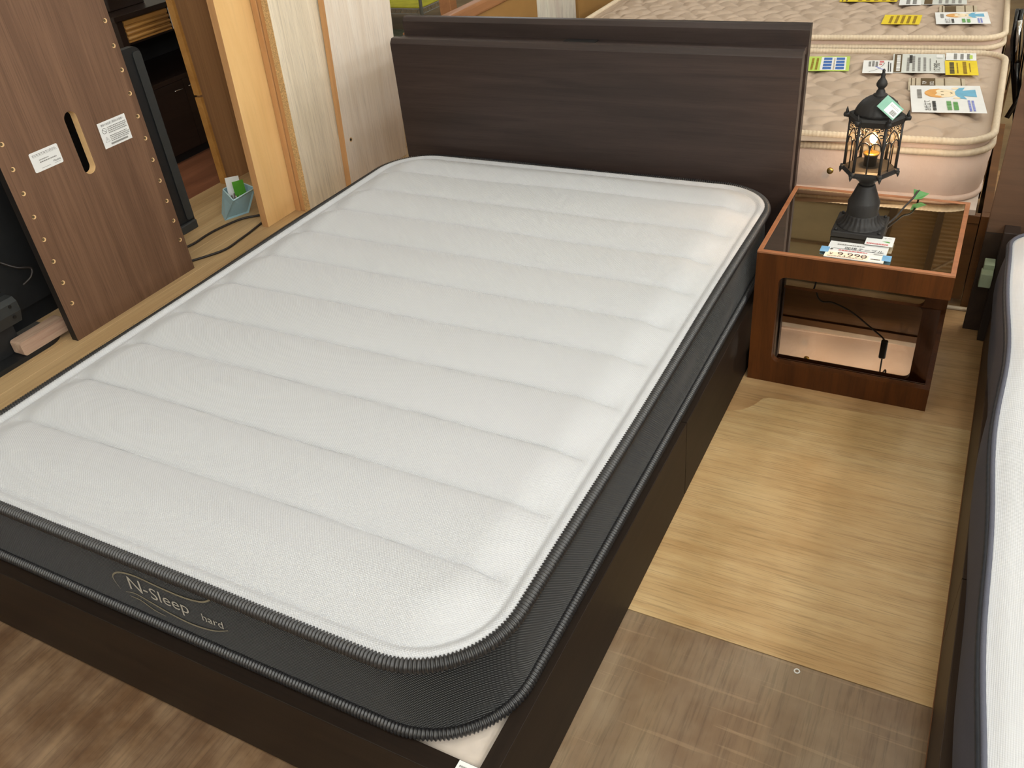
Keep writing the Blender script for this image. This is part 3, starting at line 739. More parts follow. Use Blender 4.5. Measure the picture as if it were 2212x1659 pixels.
# ------------------------------------------------------------------ price tag on the table
pt_o = thing('price_tag', 'white 9,990 yen price card taped to the glass table top', 'price tag', (.254, 1.64, TH))
card = slab('card', MT['paper_white'], pt_o, (.180, 1.592, TH + .0005), (1, -.0, 0), (.02, 1, 0), .148, .094, .0022, nu=2)
slab('plastic_sleeve', MT['clear_glass'], pt_o, (.177, 1.587, TH + .0001), (1, 0, 0), (.02, 1, 0), .154, .102, .0003, nu=2)
S = Sheet(card, (.180, 1.592, TH + .0027), (1, 0, 0), (.02, 1, 0), .148, .094, .0002)
S.rects('printed_panel', plain('paper_warm', C(246, 224, 204), .6), [(0.01, .99, .01, .30)]); S.rects('printed_panel', MT['paper_white'], [(.74, .98, .02, .30)])
S.text('printed_text', MT['ink'], '¥', .07, .12, .018); S.text('printed_text', MT['ink'], '9,990', .20, .105, .030, 1.15)
S.text('printed_text', MT['ink'], '珈琲テーブル', .28, .56, .0165, 1.0); S.rects('printed_rule', MT['ink'], [(.06, .96, .535, .55)])
S.lines('printed_text', MT['ink_grey'], .14, .62, .78, .86, 1, .7, 3); S.lines('printed_text', MT['ink_red'], .2, .74, .42, .50, 1, .7, 5)
S.lines('printed_text', MT['ink_grey'], .05, .7, .03, .08, 1, .6, 8); S.lines('printed_text', MT['ink'], .78, .95, .1, .16, 1, .8, 9); S.lines('printed_text', MT['ink_grey'], .6, .72, .16, .26, 2, .6, 4); S.lines('printed_text', MT['ink_grey'], .8, .95, .42, .48, 1, .6, 14); S.rects('printed_text', MT['ink'], [(.06, .10, .43, .48)])
for x in (.165, .322): slab('tape', MT['tape_blue'], pt_o, (x, 1.615 if x < .2 else 1.603, TH + .0031), (1, 0, 0), (0, 1, 0), .022, .032, .0003, nu=2)
ad = slab('flyer_card', MT['paper_white'], None, (.268, 1.678, TH + .0075), (1, .0, .0), (0, 1, 0), .070, .058, .0008, loc=(.303, 1.707, TH), nu=2)
tag(ad, 'small flyer card with green leaf shape tucked above the price card', 'card')
S = Sheet(ad, (.268, 1.678, TH + .0083), (1, 0, 0), (0, 1, 0), .070, .058, .0002)
S.text('printed_text', MT['ink'], 'ジモティー', .16, .74, .0115, .9); S.poly('printed_shape', MT['ink_green'], [[(.58, .46), (.78, .5), (.88, .42), (.86, .34), (.76, .36)]])
S.lines('printed_text', MT['ink_red'], .06, .86, .06, .24, 1, .75, 3); S.text('printed_text', MT['ink'], '地元', .05, .8, .005)

# ------------------------------------------------------------------ bed at the right edge
rb_ = thing('single_bed', 'dark brown bed frame with tall brown headboard at the right edge', 'bed', (1.12, .9, 0))
for y0, y1 in ((-.45, .78), (.783, 1.998)):
    box('side_rail', MT['bed_brown'], rb_, .62, .65, y0, y1, 0, .195, .0015)
box('rail_edge', MT['bed_edge'], rb_, .6185, .6215, -.45, 1.998, .0, .0035)
box('deck', MT['bed_brown'], rb_, .651, 1.6, -.44, 1.998, .16, .18)
box('footboard', MT['bed_brown'], rb_, .62, 1.62, -.49, -.451, 0, .195, .0015)
box('side_rail', MT['bed_brown'], rb_, 1.602, 1.632, -.45, 1.998, 0, .195, .0015)
box('headboard', MT['head_brown_x'], rb_, .556, 1.70, 2.055, 2.082, .33, 1.02, .002)
box('headboard_shadow_fill', MT['bed_brown'], rb_, .556, .76, 2.057, 2.08, 0, .329, .001)  # dark board added to stand for the shadow below the headboard
box('headboard_post', MT['espresso_core'], rb_, .60, .64, 1.999, 2.054, 0, .36, .002)
rm = thing('mattress', 'white mattress with slate grey border on the bed at the right edge', 'mattress', (1.1, .8, .196))
SK = -.018
def skew(P):
    return [(x + .018 * (.95 - y) * 1.0, y) for x, y in P]
RX0, RX1, RY0, RY1, RR = .628, 1.60, -.42, 1.935, .10
u = np.linspace(0, 1, 60); xs2 = .5 - .5 * np.cos(PI * u)
yv = np.linspace(0, 1, 140); ys2 = RY0 + .003 + (RY1 - RY0 - .006) * (.6 * yv + .4 * (.5 - .5 * np.cos(PI * yv)))
edge_w = lambda y: .006 * np.sin(y * 5.2 + .6) + .004 * np.sin(y * 11)
def rh(X, Y, d): return .398 + .05 * sstep(d / .28) ** .8 + .006 * sstep(d / .03) + .003 * np.sin(Y * 13 + X * 4) * np.exp(-((d - .07) / .06) ** 2)
V, F = rounded_grid(RX0 + .003, RX1 - .003, RY0 + .003, RY1 - .003, RR - .003, xs2, ys2, rh)
def warp(V):
    V = np.array(V); w = np.clip((RX1 - V[:, 0]) / (RX1 - RX0), 0, 1); V[:, 0] += w * (.018 * (.95 - V[:, 1]) + edge_w(V[:, 1])); return V
mesh_np('top_panel', warp(V), F, MT['grey_white'], rm)
def ring_warp(o):
    off = np.array(wloc(o)); me = o.data; n = len(me.vertices); a = np.zeros(n * 3); me.vertices.foreach_get('co', a); a = a.reshape(-1, 3) + off
    a = warp(a) - off; me.vertices.foreach_set('co', a.ravel()); me.update()
rp = rrect(RX0, RX1, RY0, RY1, RR, 12)
ring_warp(wall_ring('side_band', MT['slate_band'], rm, rp, np.linspace(.1965, .372, 8), .006, .015, lambda s_, t: .004 * np.sin(s_ * 8) * math.sin(PI * t)))
ring_warp(wall_ring('side_band', MT['navy_piping'], rm, rp, np.linspace(.372, .392, 4), .003, .015))
ring_warp(ribbed_ring('piping', MT['navy_piping'], rm, rp, .393, .0075, .02, .02, 8))
ring_warp(ribbed_ring('piping', MT['slate_band'], rm, rrect(RX0 + .002, RX1 - .002, RY0 + .002, RY1 - .002, RR, 12), .402, .0045, .02, .02, 8))
mg = B(); add_box(mg, .566, .598, 1.955, 1.998, .202, .246, .003); add_box(mg, .570, .598, 1.985, 2.03, .236, .262, .002)
mo = finish(mg, 'foam_block', MT['mint_foam'], None, False, (.583, 1.99, .2))
tag(mo, 'pale green foam block wedged between side rail and headboard', 'block')

# ------------------------------------------------------------------ beds with pink quilted mattresses behind
def pink_bed(i, quad, ztop, zside0, fy, label_b, label_m, bend):
    """quad: FL, FR, BR, BL corners of the mattress top"""
    FL, FR, BR, BL = [Vector((a, b, 0)) for a, b in quad]
    x0, x1 = quad[0][0], quad[1][0]
    bt = thing('storage_bed', label_b, 'bed', ((x0 + x1) / 2, (fy[0] + fy[1]) / 2, 0))
    box('front_panel', MT['base_brown'], bt, x0 + .02, x1 + .012, fy[0], fy[0] + .02, .022, zside0 - .03, .001)
    box('front_post', MT['base_brown'], bt, x1 + .0145, x1 + .045, fy[0] - .004, fy[0] + .03, .0, zside0 - .03, .001)
    box('side_panel', MT['base_brown'], bt, x1 + .0145, x1 + .04, fy[0] + .031, fy[1], .022, zside0 - .03, .001)
    box('back_panel', MT['base_brown'], bt, x0 + .02, x1 + .012, fy[1] - .02, fy[1], .022, zside0 - .03, .001)
    box('top_rail', MT['base_brown'], bt, x0 + .02, x1 + .012, fy[0] - .006, fy[0] - .0005, zside0 - .055, zside0 - .03, .001)
    box('plinth', MT['espresso_core'], bt, x0 + .05, x1 - .03, fy[0] + .05, fy[1] - .05, .0, .022)
    box('deck', MT['deck_white'], bt, x0 + .02, x1 - .004, fy[0] - .004, fy[1], zside0 - .0295, zside0 - .012, .001)
    box('side_panel', MT['base_brown'], bt, x0 - .01, x0 + .019, fy[0], fy[1], .0, zside0 - .03, .001)
    m = thing('mattress', label_m, 'mattress', ((x0 + x1) / 2, (quad[0][1] + quad[2][1]) / 2, zside0 - .0115))
    def bil(U_, V_):
        return [(FL * (1 - a) * (1 - b) + FR * a * (1 - b) + BR * a * b + BL * (1 - a) * b) for a, b in zip(U_, V_)]
    LN, WD = 1.95, 1.0; R_ = .10
    u = np.linspace(0, 1, 260); xs_ = .7 * u + .3 * (.5 - .5 * np.cos(PI * u)); v = np.linspace(0, 1, 130)
    ysv = .004 + (WD - .008) * (.75 * v + .25 * (.5 - .5 * np.cos(PI * v)))
    # jittered cells give the puffed quilting
    cx, cy = [], []
    rr = np.random.default_rng(40 + i)
    for a in range(-1, 24):
        for b in range(-1, 16):
            cx.append((a + .5 * (b % 2) + .28 * rr.uniform(-1, 1)) * .105); cy.append((b + .3 * rr.uniform(-1, 1)) * .075)
    cx = np.array(cx); cy = np.array(cy)
    def hp(X, Y, d):
        D1 = np.full(X.shape, 9.0); D2 = np.full(X.shape, 9.0)
        wx = X + .012 * np.sin(Y * 60); wy = Y + .010 * np.sin(X * 45)
        for a, b in zip(cx, cy):
            D = np.hypot((wx - a) * .8, (wy - b)); n2 = np.minimum(D2, np.maximum(D, D1)); D1n = np.minimum(D1, D); D2 = n2; D1 = D1n
        puff = np.sqrt(np.clip((D2 - D1) / .045, 0, 1))
        return ztop - .018 + .020 * sstep((d - .02) / .12) + .017 * (puff - .6) * sstep((d - .03) / .05)
    V, F = rounded_grid(0, LN, 0, WD, R_, xs_, ysv, hp)
    def tow(V):
        V = np.array(V); a = V[:, 0] / LN; b = V[:, 1] / WD
        P = (np.outer((1 - a) * (1 - b), FL) + np.outer(a * (1 - b), FR) + np.outer(a * b, BR) + np.outer((1 - a) * b, BL)); P[:, 2] = V[:, 2]; P[:, 1] += bend * np.clip(P[:, 0] + .03, 0, 1) * (1 - b); return P
    mesh_np('quilted_top', tow(V), F, MT['pink_top'], m)
    ring = [tuple(tow([(a, b, 0)])[0][:2]) for a, b in rrect(0, LN, 0, WD, R_, 12)]
    ring2 = [tuple(tow([(a, b, 0)])[0][:2]) for a, b in rrect(.008, LN - .008, .008, WD - .008, R_ - .006, 12)]
    ribbed_ring('rope_piping', MT['cream_piping'], m, ring, ztop - .012, .011, .012, .05, 8)
    wall_ring('top_border', MT['pink_side'], m, ring2, np.linspace(ztop - .046, ztop - .014, 4), .002, .03)
    ribbed_ring('rope_piping', MT['cream_piping'], m, ring, ztop - .048, .011, .012, .05, 8)
    wall_ring('side_panel', MT['pink_side'], m, ring2, np.linspace(zside0 + .006, ztop - .05, 8), .012, .02, lambda s_, t: .004 * np.sin(s_ * 26) * math.sin(PI * t))
    ribbed_ring('bottom_roll', MT['pink_side'], m, ring2, zside0 - .001, .010, .012, .02, 8)
    return bt, m
q1 = [(-1.43, 2.143), (.524, 2.150), (.516, 3.195), (-1.43, 3.06)]
b1, m1 = pink_bed(0, q1, .540, .345, (2.20, 3.05), 'brown wooden bed base under the front pink mattress', 'pink quilted mattress right behind the side table', .17)
q2 = [(-1.27, 3.10), (.500, 3.240), (.470, 4.22), (-1.27, 4.12)]
b2, m2 = pink_bed(1, q2, .582, .395, (3.27, 4.12), 'brown wooden bed base under the rear pink mattress', 'rear pink quilted mattress behind the first one', .0)
for x in (.089,):
    yb = 2.143 + .007 * (x + 1.43) / 1.954 + .17 * (x + .03) - .003
    bm = B(); r = bmesh.ops.create_cone(bm, cap_ends=True, segments=20, radius1=.0105, radius2=.0095, depth=.005, matrix=Matrix.Translation((x, yb - .007, .431)) @ Matrix.Rotation(PI / 2, 4, 'X'))
    bu = finish(bm, 'vent_button', MT['brass'], m1, True)
    bm = B(); bmesh.ops.create_cone(bm, cap_ends=True, segments=12, radius1=.0062, radius2=.0052, depth=.002, matrix=Matrix.Translation((x, yb - .0102, .431)) @ Matrix.Rotation(PI / 2, 4, 'X')); finish(bm, 'button_grille', MT['ink_brown'], bu, True)

# papers: reading direction +y, top of the page towards -x
def paper(name, label, mat, cx, cy, w, h, z, ang, curve=.003, cat='paper'):
    """w along the reading direction, h up the page; centre (cx,cy)"""
    a = math.radians(ang); R = Vector((-math.sin(a), math.cos(a), 0)); U = Vector((-math.cos(a), -math.sin(a), 0))
    O = Vector((cx, cy, z)) - R * w / 2 - U * h / 2
    o = slab(name, mat, None, O, R, U, w, h, .0008, loc=(cx, cy, z), curve=0.0, nu=6)
    tag(o, label, cat); return o, Sheet(o, O + Vector((0, 0, .0008)), R, U, w, h, .0003)
ZP = .5505
o, s = paper('flyer', 'green edged flyer with blue pictures beside the dark headboard', MT['paper_green'], -.07, 2.899, .192, .15, ZP, 8)
s.rects('printed_panel', MT['paper_white'], [(.06, .94, .08, .68)])
s.rects('printed_picture', MT['ink_blue'], [(a, a + .17, v, v + .2) for a in (.1, .31, .52, .73) for v in (.12, .42)])
s.lines('printed_text', MT['ink_darkyellow'], .08, .9, .74, .96, 2, .5, 4); s.lines('printed_text', MT['ink_beige'], .08, .92, .345, .40, 1, .6, 5)
o, s = paper('price_sheet', 'white 17,990 yen price sheet with brown header on the front pink mattress', MT['paper_grey'], .238, 2.946, .24, .176, ZP, 6)
s.rects('printed_header', MT['ink_brown'], [(.02, .98, .82, .97)]); s.lines('printed_text', MT['paper_white'], .08, .95, .85, .94, 1, .8, 3)
s.text('printed_text', MT['ink'], '17,990ー', .06, .10, .030, 1.3)
s.lines('printed_text', MT['ink_grey'], .08, .9, .36, .78, 4, .45, 6); s.lines('printed_text', MT['ink'], .5, .95, .62, .72, 1, .6, 8); s.lines('printed_text', MT['ink_grey'], .1, .8, .27, .31, 1, .5, 9); s.rects('printed_panel', MT['paper_white'], [(.78, .95, .04, .16)])
o, s = paper('tool_flyer', 'white flyer with crossed tool drawing overlapping the brown header', MT['paper_white'], .108, 2.876, .161, .102, ZP + .0022, 7)
s.stroke('printed_drawing', MT['ink_grey'], sp2([(.1, .78), (.25, .55), (.55, .35), (.8, .28)]), .003); s.stroke('printed_drawing', MT['ink_violet'], sp2([(.22, .25), (.35, .42), (.52, .58)]), .006)
s.lines('printed_text', MT['ink_grey'], .5, .95, .5, .85, 3, .7, 2); s.rects('printed_picture', MT['ink_red'], [(.62, .72, .36, .46), (.8, .95, .3, .45)]); s.lines('printed_text', MT['ink'], .1, .9, .06, .2, 2, .5, 2)
o, s = paper('notice', 'bright yellow notice beside the price sheet on the front mattress', MT['paper_yellow'], .382, 2.903, .175, .104, ZP + .0018, 6)
s.lines('printed_text', MT['ink'], .08, .9, .72, .9, 1, .8, 3); s.lines('printed_text', MT['ink_darkyellow'], .1, .92, .6, .66, 1, .7, 5); s.lines('printed_text', MT['ink_darkyellow'], .06, .95, .34, .48, 1, .8, 7); s.lines('printed_text', MT['ink_darkyellow'], .2, .85, .22, .28, 1, .6, 9)
o, s = paper('coupon', 'small white coupon behind the yellow notice', MT['paper_white'], .370, 3.043, .094, .1, ZP + .0018, 4)
s.lines('printed_text', MT['ink_grey'], .1, .9, .2, .85, 3, .5, 3); s.poly('printed_shape', MT['paper_green'], [[(.2, .12), (.7, .12), (.7, .22), (.2, .22)]])
o, s = paper('catalogue', 'beige and brown catalogue page half hidden under the face flyer', MT['ink_beige'], .322, 2.70, .14, .177, ZP, 6)
s.rects('printed_stripe', MT['ink_brown'], [(0, 1, .94, .955), (0, 1, .86, .88), (0, 1, .35, .37), (0, 1, .06, .08)]); s.rects('printed_panel', MT['ink_brown'], [(.0, 1, .52, .78)])
s.text('printed_text', MT['paper_white'], 'TOP', .5, .68, .018); s.text('printed_text', MT['paper_white'], 'IDOL', .45, .55, .018); s.rects('printed_picture', MT['ink_beige'], [(.3, .95, .1, .33)])
def face_flyer(label, cx, cy, w, h, z, ang, small=False):
    o, s = paper('face_flyer', label, MT['paper_white'], cx, cy, w, h, z, ang)
    s.ellipse('printed_face', MT['ink_hair'], .70, .60, .17, .20); s.ellipse('printed_face', MT['ink_skin'], .70, .52, .155, .165)
    s.poly('printed_shirt', MT['ink_shirt'], [[(.56, .08), (.60, .26), (.48, .22), (.50, .31), (.64, .37), (.76, .37), (.90, .31), (.92, .22), (.80, .26), (.84, .08)]])
    s.ellipse('printed_hand', MT['ink_skin'], .52, .36, .035, .05); s.ellipse('printed_hand', MT['ink_skin'], .88, .36, .035, .05)
    s.poly('printed_hair', MT['ink_hair'], [[(.53, .60), (.56, .72), (.70, .80), (.84, .72), (.87, .58), (.78, .64), (.7, .62), (.62, .66), (.58, .56)]])
    s.stroke('printed_smile', MT['ink_brown'], sp2([(.66, .44), (.70, .41), (.74, .44)]), .0016); s.rects('printed_eyes', MT['ink_brown'], [(.63, .645, .53, .57), (.755, .77, .53, .57)])
    s.lines('printed_text', MT['ink_grey'], .5, .9, .84, .92, 1, .8, 2)
    s.text('printed_text', MT['ink'], 'お仕立て', .05, .74, .022, fit=.36); s.lines('printed_text', MT['ink'], .06, .42, .66, .72, 1, .8, 12)
    s.lines('printed_text', MT['ink_green'], .08, .40, .36, .54, 2, .7, 5); s.lines('printed_text', MT['ink_violet'], .04, .44, .14, .24, 2, .6, 7)
    return o
face_flyer('white flyer with cartoon child face lying on the front mattress', .367, 2.547, .277, .215, ZP + .0022, 8)
ZQ = .5925
o, s = paper('notice', 'yellow notice sheet lying on the rear mattress', MT['paper_yellow'], .116, 3.404, .152, .142, ZQ, 2)
s.lines('printed_text', MT['ink_darkyellow'], .08, .92, .12, .9, 5, .5, 3)
face_flyer('white face flyer lying on the rear mattress', .334, 3.438, .19, .192, ZQ + .002, 7)
o, s = paper('catalogue', 'brown catalogue page behind the face flyer on the rear mattress', MT['ink_beige'], .307, 3.591, .115, .141, ZQ, 5)
s.rects('printed_panel', MT['ink_brown'], [(.05, .95, .55, .85)]); s.rects('printed_stripe', MT['ink_brown'], [(0, 1, .3, .33), (0, 1, .9, .93), (0, 1, .08, .11)])
o, s = paper('price_sheet', 'grey price sheet at the far side of the rear mattress', MT['paper_grey'], .225, 3.79, .24, .20, ZQ, 4)
s.rects('printed_header', MT['ink_brown'], [(.02, .98, .66, .82)]); s.lines('printed_text', MT['ink_grey'], .06, .9, .1, .6, 4, .5, 6)
o, s = paper('tool_flyer', 'white flyer with tool drawing overlapping the rear price sheet', MT['paper_white'], .11, 3.72, .15, .085, ZQ + .002, 5)
s.lines('printed_text', MT['ink_grey'], .1, .9, .2, .8, 2, .6, 6)
o, s = paper('leaflet', 'yellow leaflet with brown stripes on the rear mattress', MT['paper_yellow'], -.065, 3.79, .16, .238, ZQ, 2)
s.lines('printed_text', MT['ink_darkyellow'], .05, .95, .05, .75, 5, .5, 6); s.rects('printed_stripe', MT['ink_brown'], [(0, 1, .86, .89), (0, 1, .94, .96)])

# headboards of the two pink beds and the white board between
hb = thing('headboard', 'mustard headboard with orange wood top rail at far end of front pink bed', 'headboard', (-1.50, 2.95, 0))
box('panel', MT['mustard'], hb, -1.512, -1.49, 2.30, 3.325, .0, .735, .002)
box('top_rail', MT['orange_wood'], hb, -1.525, -1.472, 2.28, 3.33, .7355, .787, .012, seg=3)
box('post', MT['orange_wood'], hb, -1.525, -1.472, 2.25, 2.279, 0, .787, .004)
tag(box('white_board', MT['dirty_white'], None, -1.525, -1.50, 3.345, 3.79, .0, 1.25, .002, loc=(-1.51, 3.57, 0)), 'scuffed white board standing between the two headboards', 'board')
hb = thing('headboard', 'plain mustard headboard at far end of rear pink bed', 'headboard', (-1.50, 4.15, 0))
box('panel', MT['mustard'], hb, -1.512, -1.485, 3.80, 4.55, 0, 1.05, .003); box('top_rail', MT['orange_wood'], hb, -1.52, -1.478, 3.80, 4.56, 1.0505, 1.10, .01)
tag(box('wood_post', MT['orange_wood'], None, -1.86, -1.80, 3.05, 3.11, 0, 1.4, .003, loc=(-1.83, 3.08, 0)), 'upright orange wood post behind the mustard headboard', 'post')

# folding chair by the right wall of mattresses
ch = thing('folding_chair', 'black and chrome folding chair behind the brown headboard', 'chair', (.66, 3.6, 0))
for x in (.524, .540): tube('leg', MT['black_gloss'], ch, [(x, 3.62, .59), (x + .006, 3.62, .47), (x + .030, 3.62, .36), (x + .075, 3.6, .2), (x + .11, 3.58, .003)], .008, 8)
tube('chrome_frame', MT['chrome'], ch, [(.540, 3.60, .552), (.552, 3.60, .47), (.566, 3.60, .385)], .0095, 10)
tube('leg', MT['black_gloss'], ch, [(.566, 3.60, .386), (.585, 3.60, .29), (.60, 3.60, .205), (.65, 3.58, .003)], .0105, 10)
tube('chrome_frame', MT['chrome'], ch, [(.56, 3.63, .55), (.576, 3.64, .47), (.586, 3.65, .33), (.63, 3.66, .1)], .008, 8)
tube('leg', MT['black_gloss'], ch, [(.575, 3.56, .17), (.60, 3.58, .24), (.70, 3.65, .36)], .010, 8)
box('seat', MT['black_gloss'], ch, .68, .72, 3.45, 3.85, .2, .60, .01)
tag(box('cardboard_sheet', plain('kraft', C(190, 150, 104), .8), None, .552, .558, 3.70, 3.95, .0, .66, .001, loc=(.555, 3.82, 0)), 'tan cardboard sheet standing beside the rear mattress', 'cardboard')

# ------------------------------------------------------------------ left: platform with things leaning and standing
pf = thing('low_platform', 'low pale pine platform carrying boards and a television', 'platform', (-2.4, 1.6, 0))
n = 9; xw = (-2.112 + 2.79) / n
for i in range(n): box('plank', MT['pine_y'], pf, -2.79 + i * xw, -2.79 + (i + 1) * xw - .0006, -.6, 3.3, .012, .04, .0008, seg=1)
yj = [-.6, .2, .62, 1.115, 1.385, 1.9, 2.5, 3.3]
for a, b in zip(yj[:-1], yj[1:]): box('edge_strip', MT['pine_y'], pf, -2.110, -1.985, a, b - .0008, .012, .04, .003)
box('underframe', MT['espresso_core'], pf, -2.77, -2.0, -.58, 3.28, 0, .0118)
PZ = .04
# walnut panel
wp = thing('walnut_panel', 'dark walnut back panel with a slotted cable hole and two white labels', 'panel', (-2.23, 1.25, PZ))
X1, X0 = -2.2145, -2.245
YA, YB, ZA, ZBt = .958, 1.537, PZ + .0002, 1.40
bm = B()
slot = [(1.2555 + (.0245 if abs(math.cos(a)) > 0 else .0245) * math.cos(a), (.741 if math.sin(a) >= 0 else .5745) + .0245 * math.sin(a)) for a in np.linspace(0, 2 * PI, 33)[:-1]]
for x in (X1, X0):
    es = []
    for loop in ([(YA, ZA), (YB, ZA), (YB, ZBt), (YA, ZBt)], slot):
        vv = [bm.verts.new((x, a, b)) for a, b in loop]
        es += [bm.edges.new((vv[i], vv[(i + 1) % len(vv)])) for i in range(len(vv))]
    bmesh.ops.triangle_fill(bm, use_beauty=True, edges=es)
finish(bm, 'face_board', MT['walnut_z'], wp)
bm = B()
for (y0, y1, z0, z1) in ((YA, YA + .0015, ZA, ZBt), (YB - .0015, YB, ZA, ZBt), (YA, YB, ZBt - .0015, ZBt)): add_box(bm, X0 + .0002, X1 - .0002, y0, y1, z0, z1)
finish(bm, 'edge_band', MT['walnut_edge'], wp)
bm = B(); n = len(slot)
A = [bm.verts.new((X1 - .0001, a, b)) for a, b in slot]; D = [bm.verts.new((X0 + .0001, a, b)) for a, b in slot]
for i in range(n): bm.faces.new((A[i], A[(i + 1) % n], D[(i + 1) % n], D[i]))
finish(bm, 'slot_lining', MT['mdf_pale'], wp, True)
hz = [.1755 + .0815 * k for k in range(13)]
for yy in (.9945, 1.5155):
    for z in hz:
        bm = B(); bmesh.ops.create_cone(bm, cap_ends=True, segments=14, radius1=.0075, radius2=.0075, depth=.0008, matrix=Matrix.Translation((X1 + .0003, yy, z)) @ Matrix.Rotation(PI / 2, 4, 'Y'))
        finish(bm, 'pin_hole', MT['mdf_pale'], wp)
        bm = B(); bmesh.ops.create_cone(bm, cap_ends=True, segments=10, radius1=.0052, radius2=.0052, depth=.0006, matrix=Matrix.Translation((X1 + .0006, yy - .0026, z + .0014)) @ Matrix.Rotation(PI / 2, 4, 'Y'))  # offset dark disc leaves a pale crescent, the hole's lit rim painted in
        finish(bm, 'pin_hole', MT['ink_brown'], wp)
la = finish(add_prism(B(), [(a, b) for a, b in rrect(1.0625, 1.172, .6245, .6885, .005, 4)], 'x', X1, X1 + .0006), 'maker_label', MT['paper_white'], wp)
s = Sheet(la, (X1 + .0006, 1.0625, .6245), (0, 1, 0), (0, 0, 1), .1095, .064, .0002)
s.lines('printed_text', MT['ink_grey'], .08, .95, .78, .9, 2, .5, 3); s.rects('printed_rule', MT['ink_grey'], [(.08, .95, .735, .745)]); s.text('printed_text', MT['ink'], 'Meuble', .68, .2, .0085, fit=.26)
s.lines('printed_text', MT['ink_grey'], .25, .6, .52, .58, 1, .8, 4); s.lines('printed_text', MT['ink_grey'], .25, .9, .40, .47, 1, .8, 5); s.lines('printed_text', MT['ink_grey'], .25, .6, .12, .16, 1, .6, 6); s.lines('printed_text', MT['ink_grey'], .7, .92, .12, .15, 1, .6, 8)
lb = box('warning_label', MT['paper_white'], wp, X1, X1 + .0006, 1.3415, 1.463, .6045, .693)
s = Sheet(lb, (X1 + .0006, 1.3415, .6045), (0, 1, 0), (0, 0, 1), .1215, .0885, .0002)
s.text('printed_text', MT['ink'], '壁掛け用金具ご使用のお客様へ', .1, .84, .009, fit=.82)
s.stroke('printed_sign', MT['ink'], [(.16 + .075 * math.cos(a), .66 + .105 * math.sin(a)) for a in np.linspace(0, 2 * PI, 25)[:-1]], .0013, True); s.stroke('printed_sign', MT['ink'], [(.105, .73), (.215, .59)], .0013)
s.stroke('printed_sign', MT['ink'], [(.16, .42), (.085, .23), (.235, .23)], .0012, True); s.stroke('printed_sign', MT['ink'], [(.16, .36), (.16, .28)], .001)
s.lines('printed_text', MT['ink_grey'], .28, .97, .52, .80, 4, .5, 3); s.lines('printed_text', MT['ink_grey'], .28, .97, .2, .46, 4, .5, 5); s.rects('printed_bar', MT['ink_grey'], [(.24, .86, .08, .15)])

# television seen from behind
tv = thing('television', 'black flat television showing its back, half hidden by the walnut panel', 'television', (-2.40, 1.05, PZ))
finish(add_prism(B(), rrect(.34, 1.768, .092, .842, .03, 6), 'x', -2.432, -2.402), 'screen_case', MT['black_plastic'], tv)
prism('bezel', MT['grey_plastic'], tv, rrect(1.725, 1.764, .14, .825, .012, 4), 'x', -2.4018, -2.396)
prism('back_bulge', MT['black_plastic'], tv, rrect(.5, 1.6, .17, .64, .03, 5), 'x', -2.4018, -2.368)
box('lower_trim', MT['grey_plastic'], tv, -2.4015, -2.385, 1.62, 1.763, .096, .135, .006)
prism('stand_neck', MT['grey_plastic'], tv, [(-2.367, .155), (-2.335, .155), (-2.315, .20), (-2.315, .235), (-2.330, .25), (-2.367, .25)], 'y', .72, .872)
for z in (.175, .215): 
    bm = B(); bmesh.ops.create_cone(bm, cap_ends=True, segments=12, radius1=.006, radius2=.006, depth=.002, matrix=Matrix.Translation((-2.3145, .842, z + .012)) @ Matrix.Rotation(PI / 2, 4, 'Y')); finish(bm, 'screw_hole', MT['outlet'], tv)
box('stand_post', MT['black_plastic'], tv, -2.39, -2.345, .66, .84, .055, .155, .004)
finish(add_prism(B(), rrect(-2.56, -2.285, .40, .985, .09, 8), 'z', PZ, PZ + .017), 'stand_base', MT['black_plastic'], tv)
for dz, w in ((.30, .07), (.26, .05)):
    pass
lbv = box('rating_label', MT['black_gloss'], tv, -2.368, -2.3675, .80, .862, .262, .35)
s = Sheet(lbv, (-2.3675, .80, .262), (0, 1, 0), (0, 0, 1), .062, .088, .0002)
s.stroke('printed_frame', MT['paper_white'], [(.05, .3), (.95, .3), (.95, .95), (.05, .95)], .0012, True); s.stroke('printed_frame', MT['paper_white'], [(.55, .05), (.97, .05), (.97, .25), (.55, .25)], .0012, True); s.stroke('printed_mark', MT['paper_white'], [(.62, .1), (.75, .2), (.8, .1), (.92, .2)], .001)
tube('loose_cable', MT['cord'], tv, smooth_path([(-2.36, .90, .36), (-2.33, .93, .33), (-2.32, .97, .31), (-2.315, .955, .285), (-2.32, .92, .27)], 6), .004, 7)
blk = finish(add_prism(B(), rrect(.80, .992, .066, .118, .01, 4), 'x', -2.34, -2.285), 'wood_block', MT['block_wood'], None, False, (-2.31, .896, .066))
tag(blk, 'short pale wooden block lying on the television stand base', 'block')
for o_ in (blk,): o_.location.z -= .0088

